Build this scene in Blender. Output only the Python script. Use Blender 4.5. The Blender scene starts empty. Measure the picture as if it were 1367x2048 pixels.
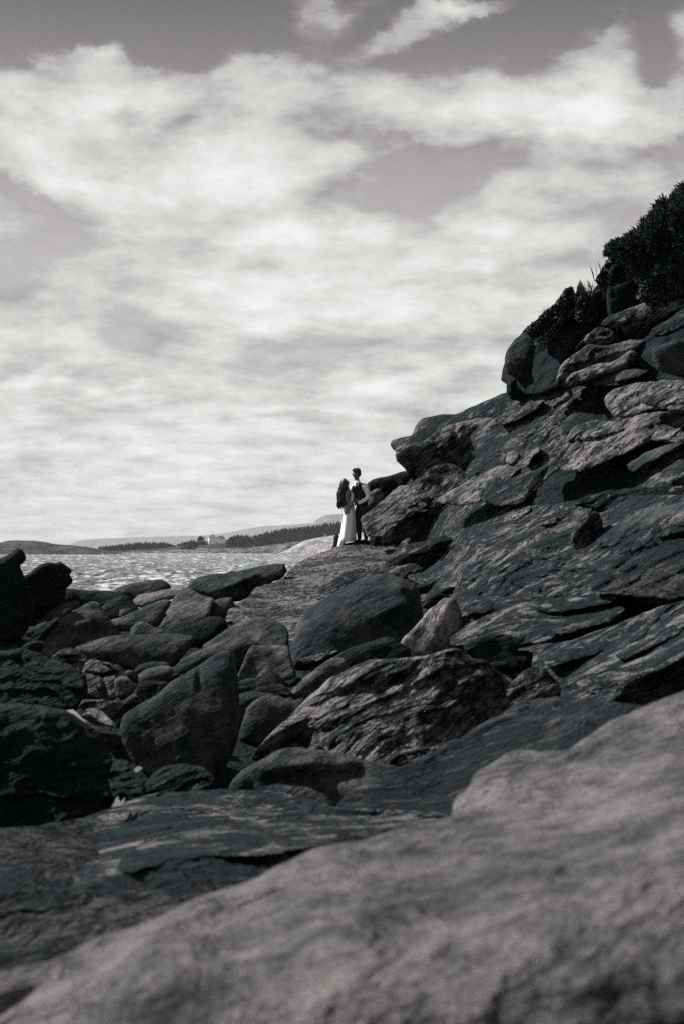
import bpy, math, random
import numpy as np
from mathutils import Vector

# ------------------------------------------------------------------ camera, sky, sun
sc = bpy.context.scene
C = sc.collection
F = 2844.0                       # focal length in photo pixels (50 mm on a 36 mm tall frame)
CAM = np.array([0.0, 0.0, 4.0])  # four metres above the water
PITCH = math.atan(68 / F)
cd = bpy.data.cameras.new('camera'); cam = bpy.data.objects.new('camera', cd); C.objects.link(cam)
cam.location = CAM; cam.rotation_euler = (math.pi / 2 + PITCH, 0, 0)
cd.sensor_fit = 'VERTICAL'; cd.sensor_height = 36; cd.sensor_width = 24; cd.lens = 50
cd.clip_start = 0.05; cd.clip_end = 30000
cd.dof.use_dof = True; cd.dof.focus_distance = 30; cd.dof.aperture_fstop = 2.8
sc.camera = cam
sc.view_settings.view_transform = 'Standard'; sc.view_settings.look = 'None'
sc.view_settings.exposure = 0.74; sc.view_settings.gamma = 1
sc.render.engine = 'CYCLES'
sc.cycles.max_bounces = 6; sc.cycles.diffuse_bounces = 3; sc.cycles.volume_bounces = 1
sc.cycles.use_denoising = True; sc.cycles.sample_clamp_indirect = 1.0; sc.cycles.sample_clamp_direct = 12

SUN_DIR = Vector((-0.68, 0.30, 0.66)).normalized()     # towards the sun
sd = bpy.data.lights.new('sun', 'SUN'); sd.energy = 4.3; sd.angle = math.radians(0.6); sd.color = (1.0, 0.965, 0.96)
sun = bpy.data.objects.new('sun', sd); C.objects.link(sun)
sun.rotation_euler = SUN_DIR.to_track_quat('Z', 'Y').to_euler()

def rays(x, y):
    x = np.asarray(x, float); y = np.asarray(y, float)
    dx = (x - 683.5) / F; dz = (1024 - y) / F
    c, s = math.cos(PITCH), math.sin(PITCH)
    return dx, c - dz * s, s + dz * c
def at(x, y, Y):
    dx, dy, dz = rays(x, y); k = np.asarray(Y, float) / dy
    return np.stack([CAM[0] + dx * k, CAM[1] + dy * k, CAM[2] + dz * k], -1)
def at1(x, y, Y): return Vector([float(v) for v in at(x, y, Y)])

class NT:
    def __init__(s, tree): s.t = tree; s.n = tree.nodes; s.l = tree.links
    def put(s, sock, v):
        if hasattr(v, 'is_output'): s.l.new(v, sock)
        elif v is not None: sock.default_value = v
    def math(s, op, a, b=None, c=None, clamp=False):
        n = s.n.new('ShaderNodeMath'); n.operation = op; n.use_clamp = clamp
        s.put(n.inputs[0], a); s.put(n.inputs[1], b); s.put(n.inputs[2], c); return n.outputs[0]
    def comb(s, x, y, z):
        n = s.n.new('ShaderNodeCombineXYZ'); s.put(n.inputs[0], x); s.put(n.inputs[1], y); s.put(n.inputs[2], z); return n.outputs[0]
    def noise(s, vec, scale, detail=4, rough=.55, dist=0):
        n = s.n.new('ShaderNodeTexNoise'); s.put(n.inputs['Vector'], vec); n.inputs['Scale'].default_value = scale
        n.inputs['Detail'].default_value = detail; n.inputs['Roughness'].default_value = rough; n.inputs['Distortion'].default_value = dist
        return n.outputs['Fac']
    def maprange(s, v, a, b, c, d, smooth=False):
        n = s.n.new('ShaderNodeMapRange'); s.put(n.inputs[0], v)
        if smooth: n.interpolation_type = 'SMOOTHSTEP'
        for i, q in enumerate((a, b, c, d)): n.inputs[i + 1].default_value = q
        return n.outputs[0]
    def ramp(s, v, stops):
        n = s.n.new('ShaderNodeValToRGB'); s.put(n.inputs[0], v); e = n.color_ramp.elements
        while len(e) < len(stops): e.new(0.5)
        for q, (p, c) in zip(e, stops): q.position = p; q.color = (*c, 1)
        return n.outputs[0]
    def mixc(s, f, a, b, blend='MIX'):
        n = s.n.new('ShaderNodeMix'); n.data_type = 'RGBA'; n.blend_type = blend
        s.put(n.inputs[0], f); s.put(n.inputs[6], a if hasattr(a, 'is_output') else (*a, 1)); s.put(n.inputs[7], b if hasattr(b, 'is_output') else (*b, 1)); return n.outputs[2]
def lin(r, g, b): return tuple(((v / 255 + .055) / 1.055) ** 2.4 if v > 10 else v / 255 / 12.92 for v in (r, g, b))

# sky: a daylight sky seen in the photograph's grey tones, with broken cloud laid out by compass direction and height
world = bpy.data.worlds.new('World'); sc.world = world; world.use_nodes = True
W = NT(world.node_tree); W.n.clear()
geo = W.n.new('ShaderNodeNewGeometry'); tc = W.n.new('ShaderNodeTexCoord')
sep = W.n.new('ShaderNodeSeparateXYZ'); W.l.new(tc.outputs['Generated'], sep.inputs[0])
dx, dy, dz = sep.outputs
az = W.math('ARCTAN2', dx, dy); el = W.math('ARCSINE', dz)
elc = W.math('MAXIMUM', el, 0.0)
# cloud layer seen in perspective: flattened towards the horizon
den = W.math('ADD', W.math('MAXIMUM', dz, 0.0), 0.15)
pv = W.comb(W.math('DIVIDE', dx, den), W.math('DIVIDE', dy, den), 3.3)
n_big = W.noise(pv, 3.0, 9, .62, .1)
n_fine = W.noise(W.comb(az, W.math('MULTIPLY', el, 1.5), 5.2), 14.0, 8, .66, .35)
av = W.comb(az, W.math('MULTIPLY', el, 1.7), 7.7)
wa = W.math('MULTIPLY', W.math('SUBTRACT', W.noise(av, 9.0, 7, .60), .5), 0.11)
av2 = W.comb(az, W.math('MULTIPLY', el, 1.7), 2.1)
wb = W.math('MULTIPLY', W.math('SUBTRACT', W.noise(av2, 9.0, 7, .60), .5), 0.075)
U = W.math('ADD', az, wa); V = W.math('ADD', el, wb)
base = W.ramp(W.math('MULTIPLY', el, 1 / 0.8), [(0.0, (.76,) * 3), (.10, (.75,) * 3), (.20, (.70,) * 3), (.30, (.60,) * 3), (.38, (.45,) * 3), (.44, (.30,) * 3), (.6, (.40,) * 3), (1, (.45,) * 3)])
CL = [ # x, y, rx, ry, rot(deg, rising to the right), amount
 (110,45,150,42,0,-.34),(30,70,50,30,20,-.10),(320,95,70,55,0,-.14),(470,55,190,60,0,-.05),
 (130,150,190,62,-8,.34),(230,95,70,45,30,.22),(60,240,170,60,0,.16),(330,180,140,36,5,.22),
 (640,28,50,36,10,.32),(850,40,100,28,25,.42),(1000,2,140,12,0,.26),(570,110,110,22,0,.10),
 (400,70,70,22,10,.13),(190,22,130,26,4,.17),(30,30,50,20,20,.12),(980,110,80,18,12,.10),(1180,95,60,40,30,.20),(1215,60,40,26,0,.10),(500,120,60,24,10,.10),(1060,85,250,46,5,-.04),(1080,170,70,55,20,-.10),(1308,140,38,34,10,-.34),
 (430,360,250,95,-4,.34),(180,300,180,70,0,.14),(560,215,130,55,30,.20),(240,232,40,16,0,-.22),(380,236,45,14,0,-.16),(100,215,90,24,0,-.10),
 (20,388,55,26,-25,-.30),(60,455,150,40,0,-.22),(170,478,90,16,6,-.10),(30,520,90,30,0,-.14),
 (900,225,230,52,-4,.30),(1010,150,45,46,50,.18),(1150,175,105,66,10,.40),(1290,230,120,62,0,.30),(1367,130,50,100,0,.24),(1060,250,180,45,0,.16),
 (880,360,170,56,10,-.16),(760,310,140,50,0,-.08),(820,440,60,16,15,-.08),(800,315,40,8,10,.14),
 (740,470,260,42,0,.14),(1060,480,160,52,8,.17),(980,462,40,16,15,.10),(1120,355,200,36,12,.13),(1180,330,90,22,0,.05),
 (1300,312,110,24,0,-.24),(1250,395,110,45,0,-.08),(1200,500,90,28,0,-.12),(1000,545,180,16,3,-.12),(1060,600,120,18,0,-.05),
 (335,662,90,34,0,-.20),(560,712,90,34,6,-.17),(240,690,60,20,0,-.10),(35,728,65,28,12,-.18),(110,715,40,10,0,-.08),
 (640,620,220,34,0,.10),(560,560,260,30,0,.06),(20,782,45,18,0,.16),(115,795,26,14,0,.12),(200,800,32,12,20,.12),(270,812,26,10,0,.10),
 (150,868,170,16,2,-.20),(290,822,140,8,4,-.10),(620,848,110,11,2,-.20),(500,858,70,8,2,-.08),(820,752,90,16,2,.14),(950,752,60,24,12,-.14),
 (30,950,90,40,0,-.06),(100,1008,60,10,16,.08),(430,905,40,5,8,.10),(620,960,160,14,0,-.04),(900,800,110,12,0,-.08),
 (740,690,100,20,0,-.07),(40,1000,40,12,0,-.08)]
tot = None
for (x, y, rx, ry, rot, a) in CL:
    vx, vy, vz = rays(x, y); L = math.sqrt(vx * vx + vy * vy + vz * vz)
    u0 = math.atan2(vx, vy); v0 = math.asin(vz / L); c_, s_ = math.cos(math.radians(rot)), math.sin(math.radians(rot))
    du = W.math('SUBTRACT', U, u0); dv = W.math('SUBTRACT', V, v0)
    p = W.math('MULTIPLY_ADD', du, c_ * F / rx, W.math('MULTIPLY', dv, s_ * F / rx))
    q = W.math('MULTIPLY_ADD', dv, c_ * F / ry, W.math('MULTIPLY', du, -s_ * F / ry))
    r2 = W.math('MULTIPLY_ADD', p, p, W.math('MULTIPLY', q, q))
    r2 = W.math('POWER', r2, 1.5)
    g = W.math('MULTIPLY', W.math('EXPONENT', W.math('MULTIPLY', r2, -.55)), a)
    tot = g if tot is None else W.math('ADD', tot, g)
s0 = W.math('ADD', base, tot)
s0 = W.math('MULTIPLY_ADD', W.math('SUBTRACT', n_big, .5), .34, s0)
s0 = W.math('MULTIPLY_ADD', W.math('SUBTRACT', n_fine, .5), .30, s0)
n_lump = W.noise(W.comb(az, W.math('MULTIPLY', el, 1.8), 9.2), 11.0, 9, .62, .1)
n_row = W.noise(pv, 5.5, 8, .60, .1)
cov = W.math('MULTIPLY_ADD', W.math('SUBTRACT', n_lump, .5), .85, s0)
cov = W.maprange(cov, .36, .64, 0, 1, True)
gap = W.ramp(W.math('MULTIPLY', el, 1 / 0.8), [(0, lin(208, 208, 205)), (.12, lin(200, 198, 197)), (.27, lin(186, 182, 182)), (.37, lin(152, 147, 149)), (.46, lin(112, 109, 113)), (.7, lin(116, 113, 118)), (1, lin(120, 118, 122))])
sh = W.math('MULTIPLY_ADD', W.math('SUBTRACT', n_row, .5), 1.0, W.math('MULTIPLY_ADD', W.math('SUBTRACT', n_lump, .5), 1.1, s0))
sh = W.math('SUBTRACT', sh, W.math('ADD', W.maprange(el, .16, .40, 0, .22, True), .05))
cl = W.ramp(sh, [(.25, lin(150, 145, 147)), (.48, lin(192, 190, 189)), (.66, lin(214, 215, 211)), (.84, lin(231, 234, 230)), (1.0, lin(244, 247, 244))])
skycol = W.mixc(cov, gap, cl)
st = W.n.new('ShaderNodeTexSky'); st.sky_type = 'NISHITA'; st.sun_disc = False
st.sun_elevation = math.asin(SUN_DIR.z); st.sun_rotation = math.atan2(SUN_DIR.x, SUN_DIR.y)
bw = W.n.new('ShaderNodeRGBToBW'); W.l.new(st.outputs[0], bw.inputs[0])
daylight = W.mixc(1.0, W.mixc(1.0, (1, 1, 1), bw.outputs[0], 'MULTIPLY'), (.10, .10, .102), 'MULTIPLY')
skyfin = W.mixc(.04, skycol, daylight)
bg = W.n.new('ShaderNodeBackground'); W.l.new(skyfin, bg.inputs[0]); bg.inputs[1].default_value = 0.60
wo = W.n.new('ShaderNodeOutputWorld'); W.l.new(bg.outputs[0], wo.inputs[0])
sc.cycles.use_denoising = False
world.cycles.sampling_method = 'MANUAL'; world.cycles.sample_map_resolution = 512

# ------------------------------------------------------------------ numpy noise
rng = np.random.default_rng(5)
_perm = rng.permutation(4096).astype(np.int64)
_g = rng.normal(size=(4096, 3)); _g /= np.linalg.norm(_g, axis=1)[:, None]
def gnoise(p):
    i = np.floor(p).astype(np.int64); f = p - i; w = f * f * f * (f * (f * 6 - 15) + 10)
    out = 0
    for a in (0, 1):
        ha = _perm[(i[:, 0] + a) & 4095]
        wa_ = w[:, 0] if a else 1 - w[:, 0]
        for b in (0, 1):
            hb = _perm[(ha + i[:, 1] + b) & 4095]; wb_ = w[:, 1] if b else 1 - w[:, 1]
            for c in (0, 1):
                h = _perm[(hb + i[:, 2] + c) & 4095]; wc_ = w[:, 2] if c else 1 - w[:, 2]
                g_ = _g[h]
                out = out + wa_ * wb_ * wc_ * (g_[:, 0] * (f[:, 0] - a) + g_[:, 1] * (f[:, 1] - b) + g_[:, 2] * (f[:, 2] - c))
    return out * 1.5
def fbm(p, octv=4, lac=2.03, gain=.5):
    s, a = 0, 1.0
    for k in range(octv):
        s = s + a * gnoise(p + 17.3 * k); p = p * lac; a *= gain
    return s
def ridged(p, octv=4, gain=.5):
    s, a, t = 0, 1.0, 0
    for k in range(octv):
        s = s + a * (1 - 2 * np.abs(gnoise(p + 9.1 * k))); t += a; p = p * 2.07; a *= gain
    return s / t

# ------------------------------------------------------------------ scene bookkeeping
def tag(o, label=None, cat=None, group=None, kind=None):
    if label: o['label'] = label
    if cat: o['category'] = cat
    if group: o['group'] = group
    if kind: o['kind'] = kind
    return o
def empty(name, loc=(0, 0, 0)):
    o = bpy.data.objects.new(name, None); C.objects.link(o); o.location = loc; o.empty_display_size = .2; return o
def mesh_obj(name, v, f, mat, parent=None, smooth=True, origin=None):
    v = np.asarray(v, float)
    if origin is None and parent is None: origin = np.array([v[:, 0].mean(), v[:, 1].mean(), v[:, 2].min()])
    if origin is None: origin = np.zeros(3)
    me = bpy.data.meshes.new(name)
    w = v - np.asarray(origin)
    if isinstance(f, np.ndarray):
        n, k = f.shape
        me.vertices.add(len(w)); me.vertices.foreach_set('co', w.astype(np.float32).ravel())
        me.loops.add(n * k); me.loops.foreach_set('vertex_index', f.astype(np.int32).ravel())
        me.polygons.add(n); me.polygons.foreach_set('loop_start', (np.arange(n) * k).astype(np.int32))
        me.update(calc_edges=True)
    else:
        me.from_pydata([tuple(q) for q in w], [], f)
    if smooth: me.polygons.foreach_set('use_smooth', [True] * len(me.polygons))
    me.materials.append(mat); me.validate()
    o = bpy.data.objects.new(name, me); C.objects.link(o)
    if parent is not None:
        o.parent = parent; o.location = tuple(np.asarray(origin) - np.array(parent.location))
    else: o.location = tuple(origin)
    return o

# ------------------------------------------------------------------ materials
def new_mat(name):
    m = bpy.data.materials.new(name); m.use_nodes = True; t = NT(m.node_tree)
    return m, t, t.n['Principled BSDF']
def rock_mat(name, dark, light, mid=.5, ang=28, stri=.5, grain=.5, fine=60, rough=.9, spec=.12, scale=1.0, contrast=.12, chip=1.0):
    m, t, b = new_mat(name)
    g = t.n.new('ShaderNodeNewGeometry')
    mp = t.n.new('ShaderNodeMapping'); mp.vector_type = 'POINT'
    vr = t.n.new('ShaderNodeVectorRotate'); vr.rotation_type = 'Y_AXIS'; vr.inputs['Angle'].default_value = math.radians(ang)
    t.l.new(g.outputs['Position'], vr.inputs['Vector']); t.l.new(vr.outputs[0], mp.inputs[0])
    mp.inputs['Scale'].default_value = (1.3 * scale, 2.2 * scale, 9 * scale)
    wv = t.n.new('ShaderNodeVectorMath'); wv.operation = 'ADD'
    dn = t.n.new('ShaderNodeTexNoise'); t.l.new(g.outputs['Position'], dn.inputs['Vector']); dn.inputs['Scale'].default_value = .9 * scale; dn.inputs['Detail'].default_value = 3
    sc_ = t.n.new('ShaderNodeVectorMath'); sc_.operation = 'SCALE'; t.l.new(dn.outputs['Color'], sc_.inputs[0]); sc_.inputs['Scale'].default_value = 2.6
    t.l.new(mp.outputs[0], wv.inputs[0]); t.l.new(sc_.outputs[0], wv.inputs[1])
    S1 = t.noise(wv.outputs[0], 1.0, 6, .62)
    S2 = t.noise(wv.outputs[0], 4.5, 5, .6)
    P = g.outputs['Position']
    N1 = t.noise(P, 1.1 * scale, 6, .6); N2 = t.noise(P, 7 * scale, 6, .65); N3 = t.noise(P, fine * scale, 3, .7)
    S3 = t.noise(wv.outputs[0], 2.2, 8, .72, .4)
    v = t.math('ADD', t.math('MULTIPLY', N1, .55), t.math('ADD', t.math('MULTIPLY', S3, .85 * stri + .1), t.math('ADD', t.math('MULTIPLY', N2, .35), t.math('MULTIPLY', N3, .18 * grain))))
    mu = .5 * (.55 + .85 * stri + .1 + .35 + .18 * grain)
    v = t.maprange(v, mu - contrast + (mid - .5) * .2, mu + contrast + (mid - .5) * .2, 0, 1, True)
    col = t.mixc(v, dark, light)
    gr = t.maprange(N3, .3, .7, 1 - grain * .5, 1 + grain * .5)
    col = t.mixc(1.0, col, t.comb(gr, gr, gr), 'MULTIPLY')
    # thin cracks
    cv = t.n.new('ShaderNodeTexVoronoi'); cv.feature = 'DISTANCE_TO_EDGE'; cv.inputs['Scale'].default_value = .9 * scale
    t.l.new(wv.outputs[0], cv.inputs['Vector'])
    ck = t.maprange(cv.outputs['Distance'], 0, .035, 0, 1, True)
    t.l.new(col, b.inputs['Base Color'])
    b.inputs['Roughness'].default_value = rough; b.inputs['Specular IOR Level'].default_value = spec
    def bump(h, dist, strength, prev=None):
        n = t.n.new('ShaderNodeBump'); n.inputs['Strength'].default_value = strength; n.inputs['Distance'].default_value = dist
        t.l.new(h, n.inputs['Height'])
        if prev is not None: t.l.new(prev, n.inputs['Normal'])
        return n.outputs[0]
    nn = bump(S1, .16 * stri / scale, 1.0)
    nn = bump(S2, .05 * stri / scale, 1.0, nn)
    vf = t.n.new('ShaderNodeTexVoronoi'); vf.inputs['Scale'].default_value = 1.7; t.l.new(wv.outputs[0], vf.inputs['Vector'])
    vg = t.n.new('ShaderNodeTexVoronoi'); vg.inputs['Scale'].default_value = 5.5; t.l.new(wv.outputs[0], vg.inputs['Vector'])
    nn = bump(vf.outputs['Distance'], .10 * chip / scale, 1.0, nn)
    nn = bump(vg.outputs['Distance'], .035 * chip / scale, 1.0, nn)
    nn = bump(N2, .07 / scale, 1.0, nn)
    nn = bump(ck, .012 * stri / scale, .8, nn)
    nn = bump(N3, .008 * grain / scale, .8, nn)
    t.l.new(nn, b.inputs['Normal'])
    return m
DK = (.030, .038, .040); LT = (.105, .098, .099)
M = {}
M['slab'] = rock_mat('striated rock', (.009, .017, .019), (.165, .154, .156), .92, 28, 1.0, .9, contrast=.08)
M['flat'] = rock_mat('bedded rock', (.009, .017, .019), (.160, .149, .151), .86, 12, 1.0, .9, contrast=.08)
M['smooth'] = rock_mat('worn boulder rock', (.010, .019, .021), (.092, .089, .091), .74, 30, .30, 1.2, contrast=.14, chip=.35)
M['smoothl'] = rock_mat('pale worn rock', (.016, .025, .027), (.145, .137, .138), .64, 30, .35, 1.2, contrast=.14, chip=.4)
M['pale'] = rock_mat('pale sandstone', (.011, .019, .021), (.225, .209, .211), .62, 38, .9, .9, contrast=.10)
M['dark'] = rock_mat('black and shaded rock', (.008, .0155, .0175), (.018, .026, .028), .7, 20, .5, .7)  # own black of some rocks; elsewhere the shade of hollows put into the colour
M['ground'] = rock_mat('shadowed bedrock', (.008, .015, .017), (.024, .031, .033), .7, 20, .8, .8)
M['fore'] = rock_mat('foreground sandstone', (.042, .046, .048), (.190, .178, .176), .54, 24, .18, 1.6, fine=110, scale=1.5, contrast=.12, chip=.9)
M['dimbed'] = rock_mat('shade-dimmed bedded rock', (.006, .012, .014), (.060, .058, .060), .85, 14, 1.0, .8, contrast=.09)  # darker copy of the bedded rock, with shade mixed into its colour
M['spike'] = rock_mat('bleached rock', (.045, .048, .05), (.30, .28, .28), .5, 55, .3, 1.0, chip=.4)
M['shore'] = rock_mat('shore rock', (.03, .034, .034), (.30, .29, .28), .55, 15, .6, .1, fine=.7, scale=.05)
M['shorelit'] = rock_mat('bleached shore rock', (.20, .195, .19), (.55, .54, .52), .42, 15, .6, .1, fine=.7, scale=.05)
M['turf'] = rock_mat('shore turf', (.018, .024, .023), (.10, .10, .095), .68, 5, .8, .1, fine=.7, scale=.03)
M['hill'] = rock_mat('far hill', (.15, .155, .155), (.22, .22, .22), .5, 5, .2, .0, fine=1, scale=.004)  # lightened hillside: part of the distance haze is mixed into the colour
def plain(name, col, rough=.8, spec=.3, var=0, vs=20):
    m, t, b = new_mat(name)
    if var:
        g = t.n.new('ShaderNodeNewGeometry'); n = t.noise(g.outputs['Position'], vs, 4, .6)
        k = t.maprange(n, .3, .7, 1 - var, 1 + var); c = t.mixc(1.0, (*col,), t.comb(k, k, k), 'MULTIPLY'); t.l.new(c, b.inputs['Base Color'])
    else: b.inputs['Base Color'].default_value = (*col, 1)
    b.inputs['Roughness'].default_value = rough; b.inputs['Specular IOR Level'].default_value = spec
    return m
M['leaf'] = plain('dark leaves', (.022, .032, .030), .7, .2, .4, 8)
M['needle'] = plain('spruce needles', (.018, .027, .026), .8, .15, .4, 8)
M['forest'] = plain('far conifers', (.022, .030, .029), .9, .1, .3, .2)
M['bark'] = plain('bark', (.03, .032, .032), .9)
M['grass'] = plain('dry grass', (.10, .10, .095), .9)
M['white'] = plain('white cloth', (.84, .845, .83), .8, .2)
M['shirt'] = plain('white shirt cloth', (.88, .88, .87), .8, .2)
M['vest'] = plain('dark waistcoat cloth', (.020, .025, .028), .8, .2)
M['trouser'] = plain('dark trouser cloth', (.022, .028, .030), .85, .2)
M['tie'] = plain('dark tie', (.012, .015, .017), .5)
M['skin'] = plain('skin', (.20, .185, .18), .6)
M['skin2'] = plain('tanned skin', (.115, .105, .105), .6)
M['hair'] = plain('dark hair', (.014, .017, .018), .5, .4, .4, 60)
M['hair2'] = plain('long brown hair', (.020, .023, .024), .45, .5, .6, 60)
M['leather'] = plain('black shoe leather', (.012, .015, .016), .4)
M['hwall'] = plain('white painted boards', (.75, .75, .73), .8)
M['hroof'] = plain('grey roof', (.16, .16, .16), .8)
M['hdark'] = plain('dark shingle', (.03, .035, .036), .8)
M['glass'] = plain('window glass', (.02, .025, .027), .1, .6)

# ------------------------------------------------------------------ depth plan of the place (metres from the camera, by photo direction)
DP = [(-40,1110,18),(30,1130,18),(100,1150,18.5),(270,1172,30),(160,1185,24),(480,1155,29),(600,1130,33),(690,1095,34),(390,1210,24),(250,1290,16.5),
 (150,1225,19.5),(60,1225,18),(100,1275,16),(50,1340,12.5),(210,1360,13.0),(350,1420,11.3),(500,1262,20),(530,1325,16.5),(530,1375,14),(700,1225,19),(880,1250,17.5),(740,1295,15.8),
 (780,1400,12.3),(620,1550,9.3),(900,1500,9.6),(1150,1430,8.6),(400,1680,7.4),(750,1640,7.2),(100,1730,6.2),(100,1530,8.5),(360,1550,9.0),(1200,1330,12.3),(1340,1300,11.8),
 (1000,1300,15.0),(1100,1215,17.2),(1367,1100,16),(1000,1100,21),(850,1110,28),(740,1140,29),(800,1020,32.3),(870,900,34),(1100,920,26.5),(1367,900,20.5),(1250,800,25),(980,820,33),
 (1060,720,31.5),(1230,690,27.5),(1367,640,25.5),(1250,520,30),(1367,400,28),(1110,620,32),(745,980,36),(-60,1900,4.4),(560,1250,22),(560,1200,26),(1400,1500,7)]
_dp = np.array(DP, float); _X = _dp[:, :2] / 500.0
def _tps(r2): return np.where(r2 > 1e-9, r2 * np.log(np.maximum(r2, 1e-9)), 0)
_n = len(DP); _K = _tps(((_X[:, None] - _X[None]) ** 2).sum(-1)) + np.eye(_n) * .01
_P = np.hstack([np.ones((_n, 1)), _X]); _A = np.block([[_K, _P], [_P.T, np.zeros((3, 3))]])
_w = np.linalg.solve(_A, np.concatenate([np.log(_dp[:, 2]), np.zeros(3)]))
def Dg(x, y):
    x = np.clip(np.asarray(x, float), -80, 1440) / 500; y = np.clip(np.asarray(y, float), 380, 1900) / 500
    sh = x.shape; x = x.ravel(); y = y.ravel(); out = np.zeros(len(x))
    for s in range(0, len(x), 50000):
        q = np.stack([x[s:s + 50000], y[s:s + 50000]], -1)
        k = _tps(((q[:, None] - _X[None]) ** 2).sum(-1))
        out[s:s + 50000] = k @ _w[:_n] + _w[_n] + q @ _w[_n + 1:]
    return np.exp(out).reshape(sh)
def tps_fit(pts):
    p = np.array(pts, float); X = p[:, :2] / 500; n = len(p)
    K = _tps(((X[:, None] - X[None]) ** 2).sum(-1)) + np.eye(n) * .003; Q = np.hstack([np.ones((n, 1)), X])
    w = np.linalg.solve(np.block([[K, Q], [Q.T, np.zeros((3, 3))]]), np.concatenate([p[:, 2], np.zeros(3)]))
    return lambda x, y: _tps((((np.stack([x, y], -1) / 500)[:, None] - X[None]) ** 2).sum(-1)) @ w[:n] + w[n] + (np.stack([x, y], -1) / 500) @ w[n + 1:]

def smooth_poly(poly, rnd, rough, seg, seed):
    p = np.array(poly, float); n = len(p); out = []
    for i in range(n):
        a, b, c, d = p[i - 1], p[i], p[(i + 1) % n], p[(i + 2) % n]
        k = max(1, int(np.linalg.norm(c - b) / seg))
        for j in range(k):
            t = j / k
            cr = .5 * (2 * b + (c - a) * t + (2 * a - 5 * b + 4 * c - d) * t * t + (3 * b - a - 3 * c + d) * t ** 3)
            out.append(cr * rnd + (b + (c - b) * t) * (1 - rnd))
    o = np.array(out)
    if rough:
        t = np.roll(o, -1, 0) - np.roll(o, 1, 0); nr = np.stack([t[:, 1], -t[:, 0]], -1); nr /= np.linalg.norm(nr, axis=1)[:, None] + 1e-9
        q = np.stack([o[:, 0] / 22 + seed, o[:, 1] / 22, np.full(len(o), seed * 1.7)], -1)
        o = o + nr * (fbm(q, 4) * rough)[:, None]
    return o
def poly_dist(px, py, P):
    A = P; B = np.roll(P, -1, 0); best = np.full(len(px), 1e18); bi = np.zeros((len(px), 2)); inside = np.zeros(len(px), bool)
    for (ax, ay), (bx, by) in zip(A, B):
        ex, ey = bx - ax, by - ay; L = ex * ex + ey * ey + 1e-12
        t = np.clip(((px - ax) * ex + (py - ay) * ey) / L, 0, 1); qx = ax + t * ex; qy = ay + t * ey
        d = (px - qx) ** 2 + (py - qy) ** 2; m = d < best
        best[m] = d[m]; bi[m, 0] = qx[m]; bi[m, 1] = qy[m]
        cr = ((ay > py) != (by > py)) & (px < (bx - ax) * (py - ay) / ((by - ay) if abs(by - ay) > 1e-9 else 1e-9) + ax)
        inside ^= cr
    return np.sqrt(best), bi, inside
def line_dist(px, py, L):
    best = np.full(len(px), 1e18); side = np.zeros(len(px))
    for (ax, ay), (bx, by) in zip(L[:-1], L[1:]):
        ex, ey = bx - ax, by - ay; l2 = ex * ex + ey * ey + 1e-9
        t = np.clip(((px - ax) * ex + (py - ay) * ey) / l2, 0, 1)
        d = (px - ax - t * ex) ** 2 + (py - ay - t * ey) ** 2; m = d < best; best[m] = d[m]
        side[m] = (ex * (py - ay) - ey * (px - ax))[m]
    return np.sqrt(best), side

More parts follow.
